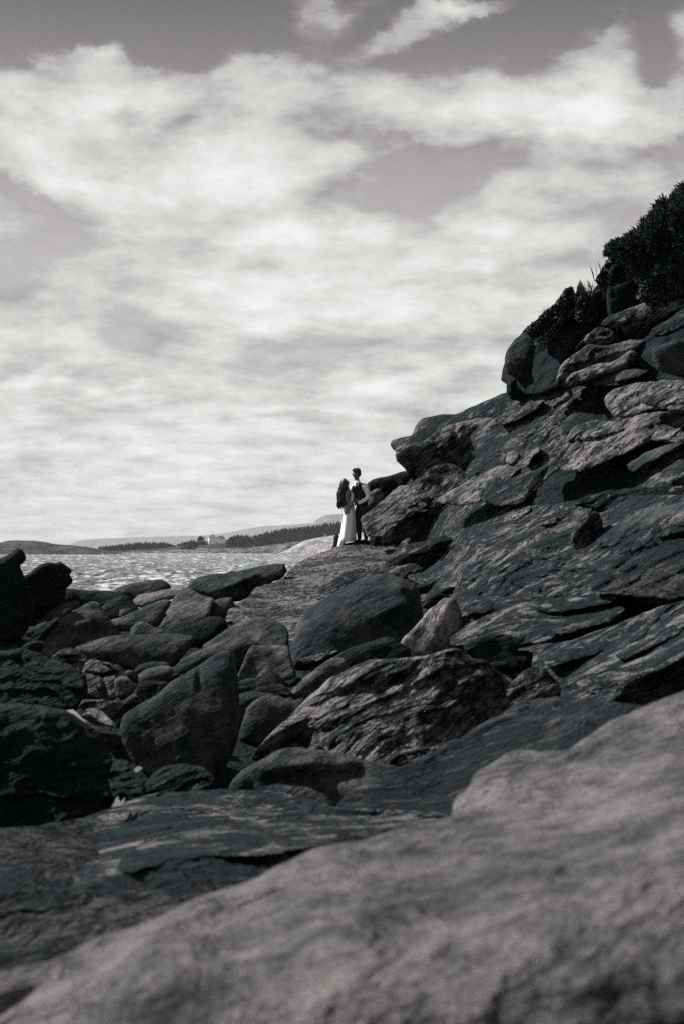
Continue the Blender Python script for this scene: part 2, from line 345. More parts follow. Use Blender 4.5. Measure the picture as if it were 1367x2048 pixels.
_seed = [0]
def R(name, label, poly, mat='smooth', off=0.0, follow=.06, r=26, b=1.0, sx=0.0, sy=0.0, crease=None, st=1.6, sb=-.15, vcrease=None,
      feats=(), amp=.045, fs=1.3, strat=.0, plate=.16, ang=28, step=4.0, th=None, parent=None, rnd=.6, rough=2.1, D=None, dpts=None, cat='rock', kind=None, group=None, maxd=None, ridge=.4):
    """One solid rock: front relief, rounded rim and a full back, standing at its own distance."""
    _seed[0] += 1; seed = _seed[0] * 3.71
    ext = []      # rock masses that leave the frame carry on beyond it
    for q, nx_ in zip(poly, list(poly[1:]) + [poly[0]]):
        ext.append(q)
        if q[0] == nx_[0] == 1440: ext += [(1800, q[1] - 90), (1800, nx_[1] - 90)]
        if q[0] == nx_[0] == -80: ext += [(-330, q[1] + 15), (-330, nx_[1] + 15)]
    P = smooth_poly(ext, rnd, rough, max(step * 2.2, 5), seed)
    x0, y0 = P.min(0); x1, y1 = P.max(0)
    gx = np.arange(x0 - step, x1 + 2 * step, step); gy = np.arange(y0 - step, y1 + 2 * step, step)
    X, Yp = np.meshgrid(gx, gy); nx, ny = len(gx), len(gy); px = X.ravel().copy(); py = Yp.ravel().copy()
    d, near, ins = poly_dist(px, py, P)
    use = ins & (d > step * .35)
    U_ = use.reshape(ny, nx)
    cell = U_[:-1, :-1] | U_[1:, :-1] | U_[:-1, 1:] | U_[1:, 1:]
    # drop cells whose outside corners lie too far away
    far = (~use & (d > step * 1.6)).reshape(ny, nx)
    cell &= ~(far[:-1, :-1] | far[1:, :-1] | far[:-1, 1:] | far[1:, 1:])
    out = ~use; px[out] = near[out, 0]; py[out] = near[out, 1]; d[out] = 0
    P0 = smooth_poly(poly, rnd, 0, max(step * 2.2, 5), seed); cx, cy = P0[:, 0].mean(), P0[:, 1].mean()
    D0 = D if D is not None else float(Dg(np.array([cx]), np.array([cy]))[0])
    used = np.zeros(nx * ny, bool); idx = np.arange(nx * ny).reshape(ny, nx)
    cj = np.stack([idx[:-1, :-1][cell], idx[:-1, 1:][cell], idx[1:, 1:][cell], idx[1:, :-1][cell]], -1)
    used[cj.ravel()] = True; remap = -np.ones(nx * ny, int); remap[used] = np.arange(used.sum())
    px, py, d, bnd = px[used], py[used], d[used], out[used]; cj = remap[cj]
    if dpts is not None: base_ = tps_fit(dpts)(np.clip(px, -140, 1480), np.clip(py, 0, 2300)); D0 = float(base_.mean())
    else:
        base_ = np.full(len(px), D0)
        if follow: base_ = base_ + follow * (Dg(px, py) - D0)
    base_ = base_ + off
    mp_ = D0 / F
    dep = base_ + sx * (px - cx) * mp_ + sy * (cy - py) * mp_
    if crease is not None:
        cr = np.array(crease, float); yc = np.interp(px, cr[:, 0], cr[:, 1]); h = (yc - py) * mp_
        yc = yc; k = .05 * (D0 / 15) ; h2 = h + .12 * gnoise(np.stack([px / 35, py / 35, np.full(len(px), seed)], -1)) * mp_ * 60
        sp = k * np.logaddexp(0, h2 / k)
        dep = dep + sp * st + (sp - h2) * -sb
    if vcrease is not None:      # ((line), slope left, slope right): an upright edge between two faces
        ln, sl, sr = vcrease; ln = sorted(ln, key=lambda q: q[1]); xc = np.interp(py, [q[1] for q in ln], [q[0] for q in ln]); h = (px - xc) * mp_
        k = .03 * (D0 / 15); sp = k * np.logaddexp(0, h / k)
        dep = dep + sp * sr + (sp - h) * sl
    rr = max(min(r, d.max() * 1.02), 1)
    t = np.clip(d / rr, 0, 1); q = 1 - np.sqrt(np.clip(1 - (1 - t) ** 2, 0, 1))
    dep = dep + b * rr * mp_ * q
    for ft in feats:
        if ft[0] == 'line':
            _, ln, hgt, wd = ft; ds, side = line_dist(px, py, ln); dep = dep - hgt * np.exp(-(ds / wd) ** 2)
        elif ft[0] == 'step':      # (line, height, fade px): the lower side of the line falls back, casting a ledge shadow
            _, ln, hgt, wd = ft; ds, side = line_dist(px, py, ln)
            s_ = 1 / (1 + np.exp(-np.clip(side / (np.linalg.norm(np.array(ln[-1]) - np.array(ln[0])) + 1e-6) / 2.5, -30, 30)))
            dep = dep + hgt * s_ * np.exp(-(ds / wd) ** 2)
        else:
            _, bx, by, br, hgt = ft[:5]; br2 = ft[5] if len(ft) > 5 else br; ro = math.radians(ft[6]) if len(ft) > 6 else 0
            u = (px - bx) * math.cos(ro) - (py - by) * math.sin(ro); w = (px - bx) * math.sin(ro) + (py - by) * math.cos(ro)
            dep = dep - hgt * np.exp(-((u / br) ** 2 + (w / br2) ** 2))
    pos = at(px, py, dep)
    edge = np.clip(d / (rr * .5), 0, 1)
    if amp:
        nse = (1 - ridge) * fbm(pos * fs + seed, 5) + ridge * (ridged(pos * fs * 1.3 + seed + 5, 4) - .3)
        dep = dep - amp * 1.6 * nse * (.35 + .65 * edge)
    if strat:
        ca, sa = math.cos(math.radians(ang)), math.sin(math.radians(ang))
        wob = fbm(pos * np.array([.7, .5, 1.1]) + seed, 4)
        bb = (-sa * pos[:, 0] + ca * pos[:, 2] + .35 * pos[:, 1] * .5) + wob * plate * 1.6
        for (pl, amt) in ((plate, 1.0), (plate * .41, .45)):
            aa = np.stack([ca * pos[:, 0] + sa * pos[:, 2], pos[:, 1], bb * 1.3], -1)
            q_ = bb / pl + .9 * gnoise(aa * .9 / max(pl * 4, .3) + seed)
            fr = q_ - np.floor(q_); w_ = .10
            saw = np.where(fr < w_, fr / w_, 1 - (fr - w_) / (1 - w_))
            msk = np.clip(.55 + 1.3 * gnoise(aa * np.array([.6, .6, 1.5]) + seed + 3 + pl), 0, 1.4)
            dep = dep - strat * amt * (saw - .4) * msk * (.4 + .6 * edge)
    if maxd is not None: dep = np.minimum(dep, maxd)
    pos = at(px, py, dep)
    T = th if th is not None else .55 * min(x1 - x0, y1 - y0) * mp_ + .15
    nv = len(pos); bi = np.where(~bnd)[0]; bmap = np.arange(nv); bmap[bi] = nv + np.arange(len(bi))
    tb = np.clip(d[bi] / (min(x1 - x0, y1 - y0) * .45), 0, 1)
    back = at(px[bi], py[bi], np.maximum(dep[bi], base_[bi]) + .02 + T * np.sqrt(1 - (1 - tb) ** 2))
    V_ = np.vstack([pos, back]); Fc = np.vstack([cj[:, ::-1], bmap[cj]])
    o = mesh_obj(name, V_, Fc, M[mat] if isinstance(mat, str) else mat, parent)
    if parent is None: tag(o, label, None if kind else cat, group, kind)
    elif label: o['label'] = label
    return o

# ------------------------------------------------------------------ sea
def build_sea():
    az_ = np.concatenate([np.linspace(-180, -16, 60)[:-1], np.linspace(-15.5, 3, 440), np.linspace(6, 180, 60)[1:]]) * math.pi / 180
    r_ = np.concatenate([np.geomspace(20, 330, 30)[:-1], np.geomspace(330, 2400, 470), np.geomspace(2400, 22000, 40)[1:]])
    A, Rr = np.meshgrid(az_, r_); x = (Rr * np.sin(A)).ravel(); y = (Rr * np.cos(A)).ravel()
    p = np.stack([x, y, np.zeros_like(x)], -1)
    h = .5 * fbm(p * np.array([.012, .03, 1]) + 2, 2) + 1.1 * fbm(p * np.array([.10, .13, 1]) + 7, 3, 2.1, .5) + .5 * ridged(p * np.array([.22, .27, 1]) + 3, 3)
    near = np.clip((r_[None].repeat(len(az_), 0).T.ravel() - 100) / 100, 0, 1) * np.clip((3500 - np.hypot(x, y)) / 1000, 0, 1)
    p[:, 2] = h * near - .1 - 8
    n, m = len(r_), len(az_); i = np.arange(n * m).reshape(n, m)
    f = np.stack([i[:-1, :-1].ravel(), i[:-1, 1:].ravel(), i[1:, 1:].ravel(), i[1:, :-1].ravel()], -1)[:, ::-1]
    m_, t, b = new_mat('sea water'); b.inputs['Base Color'].default_value = (.035, .045, .047, 1); b.inputs['Roughness'].default_value = .14; b.inputs['IOR'].default_value = 1.33
    g = t.n.new('ShaderNodeNewGeometry'); mp = t.n.new('ShaderNodeMapping'); t.l.new(g.outputs['Position'], mp.inputs[0]); mp.inputs['Scale'].default_value = (.3, .5, 1)
    nz = t.noise(mp.outputs[0], 1.3, 3, .5); bp = t.n.new('ShaderNodeBump'); bp.inputs['Distance'].default_value = .10; bp.inputs['Strength'].default_value = 1; t.l.new(nz, bp.inputs['Height']); t.l.new(bp.outputs[0], b.inputs['Normal'])
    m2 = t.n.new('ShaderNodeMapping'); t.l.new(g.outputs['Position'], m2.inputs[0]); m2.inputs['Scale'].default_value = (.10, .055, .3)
    fo = t.maprange(t.noise(m2.outputs[0], 1.0, 8, .7), .50, .60, 0, 1, True)  # pale flecks: whitecaps, and wave sparkle painted into the water colour
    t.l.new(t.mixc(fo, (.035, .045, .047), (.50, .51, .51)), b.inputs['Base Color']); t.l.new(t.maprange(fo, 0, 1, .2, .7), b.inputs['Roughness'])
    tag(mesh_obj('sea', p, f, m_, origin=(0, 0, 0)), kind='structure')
build_sea()
# bedrock everywhere under the boulders
def build_bed():
    xs = np.linspace(-34, 30, 150); ys = np.linspace(-8, 46, 130); X, Y = np.meshgrid(xs, ys)
    z = 4 - 2.5 - .4 * fbm(np.stack([X.ravel() * .35, Y.ravel() * .35, 0 * X.ravel()], -1), 4).reshape(X.shape)
    z -= 15 * np.clip((Y - 33 - .2 * X) / 9, 0, 1) ** 1.3; z -= 12 * np.clip((-14 - X) / 12, 0, 1); z -= .5 * np.clip(6 - Y, 0, 8) / 8
    z += np.clip((X - 6) / 20, 0, 1) * 2
    i = np.arange(X.size).reshape(X.shape); f = np.stack([i[:-1, :-1].ravel(), i[:-1, 1:].ravel(), i[1:, 1:].ravel(), i[1:, :-1].ravel()], -1)
    tag(mesh_obj('ground', np.stack([X.ravel(), Y.ravel(), z.ravel()], -1), f, M['ground'], origin=(0, 0, 0)), kind='structure')
build_bed()
R('bedrock', None, [(-80,1215),(60,1222),(200,1225),(330,1225),(450,1210),(580,1180),(640,1150),(700,1130),(820,1120),(960,1150),(1100,1160),(1440,1160),(1440,1900),(700,1900),(-80,2000),(-80,1500)],
  'ground', off=3.0, follow=1, r=20, b=1, amp=.16, strat=.12, plate=.2, step=5, th=3, kind='structure', D=14)

# ------------------------------------------------------------------ far hills and the far shore
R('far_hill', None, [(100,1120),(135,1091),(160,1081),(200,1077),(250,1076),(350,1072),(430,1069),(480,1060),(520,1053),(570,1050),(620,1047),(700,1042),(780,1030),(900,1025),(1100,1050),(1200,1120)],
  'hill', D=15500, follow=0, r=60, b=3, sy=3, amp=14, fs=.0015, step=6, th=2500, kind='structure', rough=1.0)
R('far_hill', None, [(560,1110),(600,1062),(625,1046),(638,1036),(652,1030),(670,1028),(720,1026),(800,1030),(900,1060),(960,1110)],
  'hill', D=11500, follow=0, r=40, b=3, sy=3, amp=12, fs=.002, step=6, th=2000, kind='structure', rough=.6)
R('headland', None, [(-260,1116),(-260,1092),(-60,1090),(0,1085),(17,1081),(60,1081),(85,1083),(110,1088),(150,1091),(190,1096),(215,1101),(240,1106),(262,1110),(240,1115),(40,1117)],
  'turf', D=1960, follow=0, r=14, b=2.5, sy=4, amp=3.6, fs=.017, strat=1.5, plate=9, ang=-22, step=2.2, th=360, kind='structure', rough=.5)
R('spit', None, [(150,1113),(195,1104),(260,1100),(330,1096),(385,1087),(397,1083),(450,1080),(520,1072),(600,1064),(680,1058),(760,1050),(900,1046),(960,1080),(940,1112),(600,1112),(400,1111)],
  'turf', D=2400, follow=0, r=10, b=2, sy=7, amp=3.0, fs=.017, step=2.5, th=480, kind='structure', rough=.5, maxd=2580)
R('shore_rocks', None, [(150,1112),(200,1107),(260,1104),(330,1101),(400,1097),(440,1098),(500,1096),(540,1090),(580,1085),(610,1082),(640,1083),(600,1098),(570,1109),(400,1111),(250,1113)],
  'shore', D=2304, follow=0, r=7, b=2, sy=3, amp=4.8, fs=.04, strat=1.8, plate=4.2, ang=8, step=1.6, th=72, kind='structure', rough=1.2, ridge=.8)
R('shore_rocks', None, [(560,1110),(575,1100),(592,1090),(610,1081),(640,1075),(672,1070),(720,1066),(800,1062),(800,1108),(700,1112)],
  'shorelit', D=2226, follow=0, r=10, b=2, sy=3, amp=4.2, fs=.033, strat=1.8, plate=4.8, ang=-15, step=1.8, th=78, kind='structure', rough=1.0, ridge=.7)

# ------------------------------------------------------------------ boulders and slabs, far to near
def RL_(name, *a, **k): return R(name, *a, **k)
R('shore_boulder', 'jagged black rock at the far left edge rising against the sea', [(-80,1125),(-30,1122),(0,1117),(17,1110),(27,1102),(36,1097),(44,1098),(49,1107),(53,1115),(50,1123),(39,1132),(45,1142),(48,1150),(62,1175),(70,1230),(40,1280),(-80,1290)],
  'dark', D=17.5, r=16, amp=.05, rnd=.35, rough=1.6, sx=.5)
R('shore_boulder', 'black bear-shaped boulder standing against the sea beside the jagged left rock', [(30,1170),(53,1149),(60,1146),(72,1135),(87,1126),(100,1124),(112,1126),(122,1123),(130,1129),(143,1138),(144,1144),(139,1149),(148,1161),(142,1169),(133,1177),(125,1215),(40,1220)],
  'dark', D=19, r=16, amp=.04, rnd=.35, rough=1.2, sx=.6)
R('flat_slab', 'flat dark slab lying at the water line right of the bear-shaped boulder', [(60,1190),(113,1177),(154,1178),(179,1181),(218,1181),(233,1184),(245,1196),(232,1212),(190,1218),(100,1222),(50,1222)],
  'dark', D=23.5, r=10, crease=[(50,1182),(250,1186)], st=2.5, amp=.03)
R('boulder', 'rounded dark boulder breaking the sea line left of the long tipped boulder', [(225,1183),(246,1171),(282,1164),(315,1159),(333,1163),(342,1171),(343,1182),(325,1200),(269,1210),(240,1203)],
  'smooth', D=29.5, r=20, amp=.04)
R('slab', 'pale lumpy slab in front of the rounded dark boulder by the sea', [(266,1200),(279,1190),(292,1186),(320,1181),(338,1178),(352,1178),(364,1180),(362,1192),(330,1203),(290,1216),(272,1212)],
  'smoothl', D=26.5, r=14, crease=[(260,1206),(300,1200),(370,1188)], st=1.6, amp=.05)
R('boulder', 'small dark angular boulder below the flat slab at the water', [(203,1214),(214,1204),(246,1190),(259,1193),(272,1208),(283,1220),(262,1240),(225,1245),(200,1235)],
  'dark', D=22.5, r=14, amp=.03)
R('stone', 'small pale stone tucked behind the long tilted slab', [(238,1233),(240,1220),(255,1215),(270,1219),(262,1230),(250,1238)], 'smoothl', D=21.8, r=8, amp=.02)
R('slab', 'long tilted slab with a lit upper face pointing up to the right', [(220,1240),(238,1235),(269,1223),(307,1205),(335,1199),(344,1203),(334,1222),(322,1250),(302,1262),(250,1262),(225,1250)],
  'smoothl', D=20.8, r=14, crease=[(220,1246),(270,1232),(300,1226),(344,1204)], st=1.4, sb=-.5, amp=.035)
R('boulder', 'long boulder with a curled right tip breaking the sea line', [(374,1178),(380,1165),(394,1155),(420,1149),(445,1146),(484,1140),(535,1129),(558,1126),(569,1128),(574,1142),(566,1156),(548,1163),(520,1180),(490,1200),(440,1204),(400,1190)],
  'smooth', D=28.5, r=16, crease=[(370,1180),(420,1176),(460,1172),(500,1158),(530,1146),(575,1132)], st=1.2, sb=-.4, amp=.05, feats=[('bump',480,1162,30,.3,8,20)])
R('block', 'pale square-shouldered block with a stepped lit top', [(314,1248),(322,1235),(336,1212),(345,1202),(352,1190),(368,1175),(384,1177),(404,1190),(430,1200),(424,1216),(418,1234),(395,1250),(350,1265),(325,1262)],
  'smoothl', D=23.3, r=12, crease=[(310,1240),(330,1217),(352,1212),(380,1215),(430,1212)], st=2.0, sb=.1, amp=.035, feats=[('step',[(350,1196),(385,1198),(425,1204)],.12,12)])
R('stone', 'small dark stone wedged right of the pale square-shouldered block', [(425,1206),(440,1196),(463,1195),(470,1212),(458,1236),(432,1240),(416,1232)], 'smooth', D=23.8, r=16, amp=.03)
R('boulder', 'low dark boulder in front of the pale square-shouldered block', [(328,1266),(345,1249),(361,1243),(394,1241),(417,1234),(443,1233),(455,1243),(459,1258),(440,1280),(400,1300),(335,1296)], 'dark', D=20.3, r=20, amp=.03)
# the big ridge slab that the couple stand on
R('ridge_slab', 'large striated slab climbing to the couple, from the boulders up to the right', [(448,1262),(453,1236),(456,1222),(473,1207),(496,1195),(514,1174),(560,1161),(576,1146),(588,1132),(612,1117),(650,1102),(672,1094),(690,1087),(740,1083),(775,1090),(830,1108),(880,1120),(900,1180),(800,1230),(640,1320),(560,1310),(470,1290)],
  'pale', dpts=[(450,1250,21.5),(500,1200,25),(580,1150,29.5),(650,1104,33),(700,1088,34),(760,1086,34),(880,1130,29.5),(600,1250,21.5),(760,1180,25),(560,1310,19),(800,1230,22),(690,1140,29)], r=10, b=1.2, amp=.10, strat=.09, plate=.2, ang=33, rough=2, step=3,
  feats=[('step',[(500,1200),(600,1170),(680,1135)],.15,8)])
R('stone', 'dark upright stone just left of the hem of the white dress', [(663,1102),(666,1085),(667,1073),(674,1067),(680,1078),(684,1100),(676,1108)], 'dark', D=34.6, r=6, amp=.02, th=.5)
R('ledge_rock', 'lumpy rock ledge under the feet of the couple', [(678,1107),(681,1096),(691,1087),(708,1083),(730,1081),(752,1079),(766,1084),(790,1100),(795,1130),(750,1142),(700,1140),(682,1125)],
  'slab', D=33.6, r=8, b=.7, crease=[(670,1100),(692,1091),(745,1085),(800,1092)], st=3.5, sb=.4, amp=.06, strat=.05, plate=.15)
R('slab', 'long thin slab with a pointed right end below the couple', [(610,1215),(640,1180),(660,1163),(686,1146),(711,1138),(775,1134),(803,1130),(828,1126),(840,1132),(849,1140),(838,1146),(812,1152),(840,1180),(700,1225),(640,1240)],
  'slab', D=25.5, r=8, crease=[(600,1205),(690,1156),(780,1140),(850,1138)], st=2.4, sb=-.3, sy=.4, amp=.05, strat=.05, plate=.14)
R('boulder', 'dark jagged boulder with a lit upper rim right of the feet of the couple', [(766,1134),(780,1110),(803,1092),(826,1086),(860,1079),(878,1072),(906,1071),(930,1077),(950,1100),(935,1165),(880,1185),(830,1170),(790,1150)],
  'slab', D=28.5, r=10, crease=[(760,1135),(790,1112),(830,1092),(880,1078),(950,1080)], st=2, sb=-.3, sx=.2, amp=.08, strat=.06)
R('slab', 'rounded grey slab behind the square block left of the great dome', [(405,1297),(425,1279),(453,1259),(478,1246),(504,1237),(525,1234),(555,1242),(573,1256),(577,1270),(576,1300),(540,1320),(480,1320)],
  'smooth', D=19.0, r=14, b=.9, crease=[(400,1296),(450,1272),(520,1260),(580,1275)], st=2.2, sb=.9, amp=.035, feats=[('step',[(475,1248),(490,1258)],.1,9)])
R('slab', 'long curved slab running behind the big standing boulder', [(288,1376),(300,1360),(330,1341),(345,1331),(361,1320),(394,1302),(420,1292),(445,1282),(473,1274),(494,1275),(520,1290),(510,1320),(490,1350),(400,1395),(330,1395)],
  'smooth', D=17.2, r=14, crease=[(290,1364),(345,1342),(400,1312),(450,1292),(480,1284),(525,1290)], st=1.7, sb=-.7, amp=.035)
R('block', 'square pale-edged block standing between the two slabs', [(470,1362),(478,1344),(486,1326),(496,1302),(504,1291),(525,1290),(573,1291),(583,1316),(590,1338),(593,1356),(560,1366),(535,1364),(496,1366)],
  'smoothl', D=16.6, r=9, b=.8, crease=[(470,1310),(500,1297),(600,1298)], st=1.8, sb=.25, vcrease=([(506,1290),(500,1360)], -1.1, .05), amp=.03)
R('stone', 'small round stone leaning on the front of the square block', [(512,1354),(522,1344),(532,1339),(545,1339),(556,1348),(564,1364),(566,1378),(530,1376)], 'smooth', D=15.4, r=14, amp=.015)
R('slab', 'thin dark slab lying under the square block', [(468,1368),(480,1361),(494,1356),(519,1356),(542,1363),(568,1371),(588,1390),(560,1398),(520,1398),(472,1384)], 'flat', D=14.9, r=7, crease=[(466,1372),(500,1364),(560,1374),(590,1390)], st=2.5, sb=-.5, amp=.02)
R('slab', 'bright-edged wedge slab at the foot of the great dome', [(578,1390),(592,1370),(601,1361),(632,1336),(663,1316),(690,1318),(700,1340),(660,1370),(620,1398),(592,1402)], 'smoothl', D=15.2, r=7, crease=[(578,1386),(620,1352),(660,1326),(700,1318)], st=1.5, sb=-.6, amp=.025)
R('dome_boulder', 'great dark dome-topped boulder in the middle of the rock field', [(572,1320),(584,1285),(594,1255),(604,1232),(622,1213),(660,1190),(700,1168),(730,1154),(755,1148),(780,1149),(805,1158),(832,1173),(840,1195),(846,1226),(838,1262),(800,1300),(720,1340),(640,1385),(590,1385)],
  'smooth', D=18.3, r=34, b=1.3, crease=[(560,1300),(600,1240),(650,1204),(700,1178),(750,1164),(800,1172),(850,1196)], st=1.9, sb=.2, vcrease=([(835,1150),(815,1300)], .0, 1.6), amp=.06, feats=[('bump',800,1172,24,.16,12,-20),('bump',770,1222,30,.12,12,20),('line',[(700,1300),(760,1270),(820,1240)],-.12,22)])
R('boulder', 'dark arched boulder tucked under the great dome', [(620,1380),(640,1340),(663,1316),(698,1296),(737,1283),(773,1273),(796,1283),(820,1298),(822,1330),(760,1360),(680,1390)],
  'dark', D=15.8, r=18, amp=.03)
R('spike_rock', 'bleached fin-shaped rock standing upright right of the great dome', [(799,1285),(824,1258),(849,1228),(860,1217),(872,1209),(878,1201),(887,1196),(898,1195),(910,1198),(916,1209),(921,1224),(924,1245),(928,1270),(930,1300),(920,1325),(850,1330),(812,1315)],
  'spike', D=17.2, r=8, b=.8, vcrease=([(909,1194),(907,1240),(906,1330)], -.55, 2.6), crease=[(790,1200),(940,1200)], st=1.5, sb=.45, amp=.03, feats=[('line',[(895,1205),(885,1240),(850,1300)],.07,14)])
R('great_rock', 'largest striated rock in the middle, with a lit wavy crest', [(505,1520),(520,1490),(545,1462),(575,1435),(600,1410),(635,1378),(660,1357),(688,1342),(711,1329),(750,1319),(801,1316),(839,1311),(878,1304),(903,1295),(921,1301),(944,1314),(967,1320),(982,1330),(998,1345),(1030,1364),(1055,1382),(1060,1410),(1010,1440),(950,1470),(900,1500),(830,1520),(751,1540),(690,1540),(640,1540),(600,1530)],
  'pale', D=12.4, r=12, b=.9, follow=.0, crease=[(500,1500),(600,1425),(690,1362),(750,1336),(850,1326),(905,1312),(960,1334),(1060,1390)], st=2.0, sb=1.05, vcrease=([(900,1290),(820,1560)], .0, .5), amp=.10, strat=.038, plate=.12, ang=24, step=2.6, ridge=.7,
  feats=[('bump',720,1350,50,.14,20,12),('bump',860,1345,26,.16,10,25),('bump',940,1370,40,.2,14,35),('bump',650,1480,42,.12,14,8),('line',[(660,1395),(760,1372),(840,1352)],-.10,12),('line',[(880,1400),(960,1365)],-.1,9),('bump',655,1440,30,.09,12,30),('bump',600,1492,42,-.5,30,20)])
R('boulder', 'small twin-humped boulder left of the great striated rock, rear hump', [(462,1470),(464,1400),(473,1389),(509,1381),(535,1387),(560,1392),(560,1440),(520,1480)], 'smooth', D=13.9, r=20, amp=.03)
R('boulder', 'small rounded boulder left of the great striated rock, front hump', [(478,1480),(494,1418),(514,1398),(535,1390),(560,1393),(586,1402),(606,1397),(612,1420),(590,1460),(540,1500)], 'smooth', D=13.1, r=22, amp=.03)
R('standing_boulder', 'big standing boulder with a slanting left edge and flat grey face', [(240,1452),(243,1438),(249,1430),(269,1415),(300,1398),(313,1389),(343,1364),(368,1348),(385,1338),(399,1329),(414,1319),(440,1304),(458,1301),(468,1307),(473,1325),(476,1360),(480,1420),(475,1480),(455,1530),(420,1560),(340,1565),(280,1540),(248,1490)],
  'smooth', D=11.9, r=13, b=.9, crease=[(230,1438),(280,1416),(340,1376),(400,1340),(450,1312),(480,1318)], st=1.5, sb=.22, vcrease=([(469,1300),(455,1400),(420,1560)], -.15, 1.9), amp=.04, feats=[('line',[(399,1330),(398,1380)],-.05,5)])
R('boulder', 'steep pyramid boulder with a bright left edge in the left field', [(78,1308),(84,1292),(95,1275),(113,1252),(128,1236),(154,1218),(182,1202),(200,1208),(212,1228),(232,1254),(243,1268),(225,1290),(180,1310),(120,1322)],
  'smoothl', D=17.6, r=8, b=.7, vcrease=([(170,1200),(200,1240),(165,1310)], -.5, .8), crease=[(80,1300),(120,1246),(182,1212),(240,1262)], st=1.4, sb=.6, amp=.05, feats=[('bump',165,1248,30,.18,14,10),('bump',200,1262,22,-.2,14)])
R('slab', 'curved slab with a bright upper rim behind the pyramid boulder', [(-80,1330),(-60,1300),(0,1285),(31,1257),(72,1252),(90,1234),(113,1213),(133,1205),(154,1202),(165,1207),(142,1225),(124,1246),(108,1262),(92,1290),(70,1315),(20,1320)],
  'smooth', D=17.9, off=.6, r=9, crease=[(-60,1300),(40,1264),(80,1258),(115,1226),(165,1208)], st=1.6, sb=-.35, amp=.05, strat=.02)
R('boulder', 'low rough boulder above the curved slab at the left', [(5,1255),(15,1241),(31,1226),(51,1211),(102,1210),(118,1215),(100,1240),(70,1258),(30,1262)], 'slab', D=19.5, r=12, amp=.06)
R('boulder', 'long smooth whale-backed boulder across the left field', [(148,1300),(164,1289),(200,1277),(230,1271),(282,1268),(330,1266),(356,1268),(389,1274),(384,1292),(368,1310),(352,1332),(320,1345),(271,1345),(230,1330),(179,1318)],
  'smooth', D=15.9, r=24, crease=[(140,1296),(230,1280),(330,1275),(400,1280)], st=1.9, sb=-.2, amp=.03)
R('stone', 'pale low stone behind the whale-backed boulder', [(262,1258),(276,1244),(284,1241),(307,1252),(332,1264),(320,1276),(282,1278),(262,1272)], 'smoothl', D=19.2, r=12, amp=.025)
R('stone', 'narrow dark stone under the right end of the whale-backed boulder', [(268,1345),(279,1329),(307,1323),(338,1326),(345,1340),(310,1352)], 'smooth', D=15.0, r=10, amp=.02)
R('stone', 'pale rounded stone between the fractured blocks and the curved slab', [(274,1352),(289,1339),(320,1331),(340,1332),(350,1342),(335,1362),(300,1372),(280,1366)], 'smoothl', D=14.3, r=14, amp=.025)
# fractured rock at the left
R('fractured_block', 'layered crest of the fractured rock at the left', [(98,1325),(106,1312),(123,1299),(143,1296),(164,1303),(176,1316),(180,1335),(160,1350),(115,1350)], 'flat', D=14.1, r=6, amp=.05, strat=.05, plate=.1, ang=-12, crease=[(95,1320),(140,1304),(180,1320)], st=2, rnd=.4)
R('fractured_block', 'large pale fractured block split by cracks', [(165,1345),(170,1326),(182,1318),(197,1321),(222,1328),(240,1345),(238,1362),(244,1382),(228,1402),(195,1404),(172,1390),(160,1366)], 'pale', D=13.5, r=7, amp=.05, crease=[(160,1340),(200,1334),(245,1348)], st=1.5, sb=.25, rnd=.3, rough=2, feats=[('line',[(172,1345),(205,1352),(240,1345)],-.06,3),('line',[(205,1352),(215,1400)],-.05,3)])
R('fractured_block', 'narrow fractured block at the top with a bright upper edge', [(198,1322),(222,1325),(238,1331),(249,1340),(242,1347),(224,1338),(205,1330)], 'pale', D=13.7, off=-.35, r=4, amp=.02, rnd=.3)
R('fractured_block', 'small square fractured block right of the cracks', [(252,1342),(264,1340),(278,1351),(274,1366),(262,1362),(250,1352)], 'pale', D=13.9, r=5, amp=.02, rnd=.3)
R('fractured_block', 'fractured block with a sloping pale top below the small square one', [(228,1360),(240,1352),(256,1354),(270,1370),(266,1392),(250,1404),(232,1392)], 'smoothl', D=13.2, r=7, amp=.03, rnd=.3)
R('fractured_block', 'dark fractured block leaning on the standing boulder', [(268,1385),(280,1362),(300,1362),(340,1364),(330,1386),(300,1410),(262,1432),(235,1440),(240,1410)], 'flat', D=13.0, r=8, amp=.05, strat=.03, rnd=.3)
R('fractured_block', 'low dark fractured block in front, beside the bright pool', [(150,1430),(165,1402),(200,1398),(240,1404),(250,1425),(240,1450),(200,1452)], 'flat', D=12.3, r=8, amp=.05, strat=.04, rnd=.3)
R('rock', 'rough dark rock at the left edge above the pool', [(-80,1320),(0,1303),(38,1296),(64,1301),(84,1310),(104,1318),(150,1332),(172,1352),(176,1392),(150,1422),(60,1428),(-80,1430)], 'dark', D=12.6, r=14, amp=.10, strat=.05, plate=.12, ang=-10, sy=.6, ridge=.7)
R('wall_rock', 'broad nearly black rock wall at the left edge below the pool', [(-80,1410),(0,1407),(59,1408),(123,1418),(140,1425),(166,1440),(190,1458),(208,1484),(226,1522),(216,1560),(228,1600),(204,1640),(146,1662),(0,1690),(-80,1700)], 'dark', D=9.3, r=12, crease=[(-80,1412),(60,1413),(140,1430),(216,1480)], st=3, sb=.35, amp=.10, strat=.04, plate=.25, ang=8)
R('lit_rock', 'bright sunlit wet rock sliver beside the pool', [(172,1419),(180,1416),(193,1416),(206,1424),(219,1437),(229,1446),(238,1457),(224,1456),(206,1447),(190,1438),(178,1429)], 'spike', D=10.6, r=5, crease=[(170,1432),(240,1460)], st=2.5, amp=.03, th=.25, rnd=.5)
R('stone', 'thin pale stone edge running down from the pool', [(165,1436),(176,1441),(186,1452),(201,1463),(190,1463),(174,1454),(165,1446)], 'spike', D=10.4, r=4, amp=.015, th=.2)
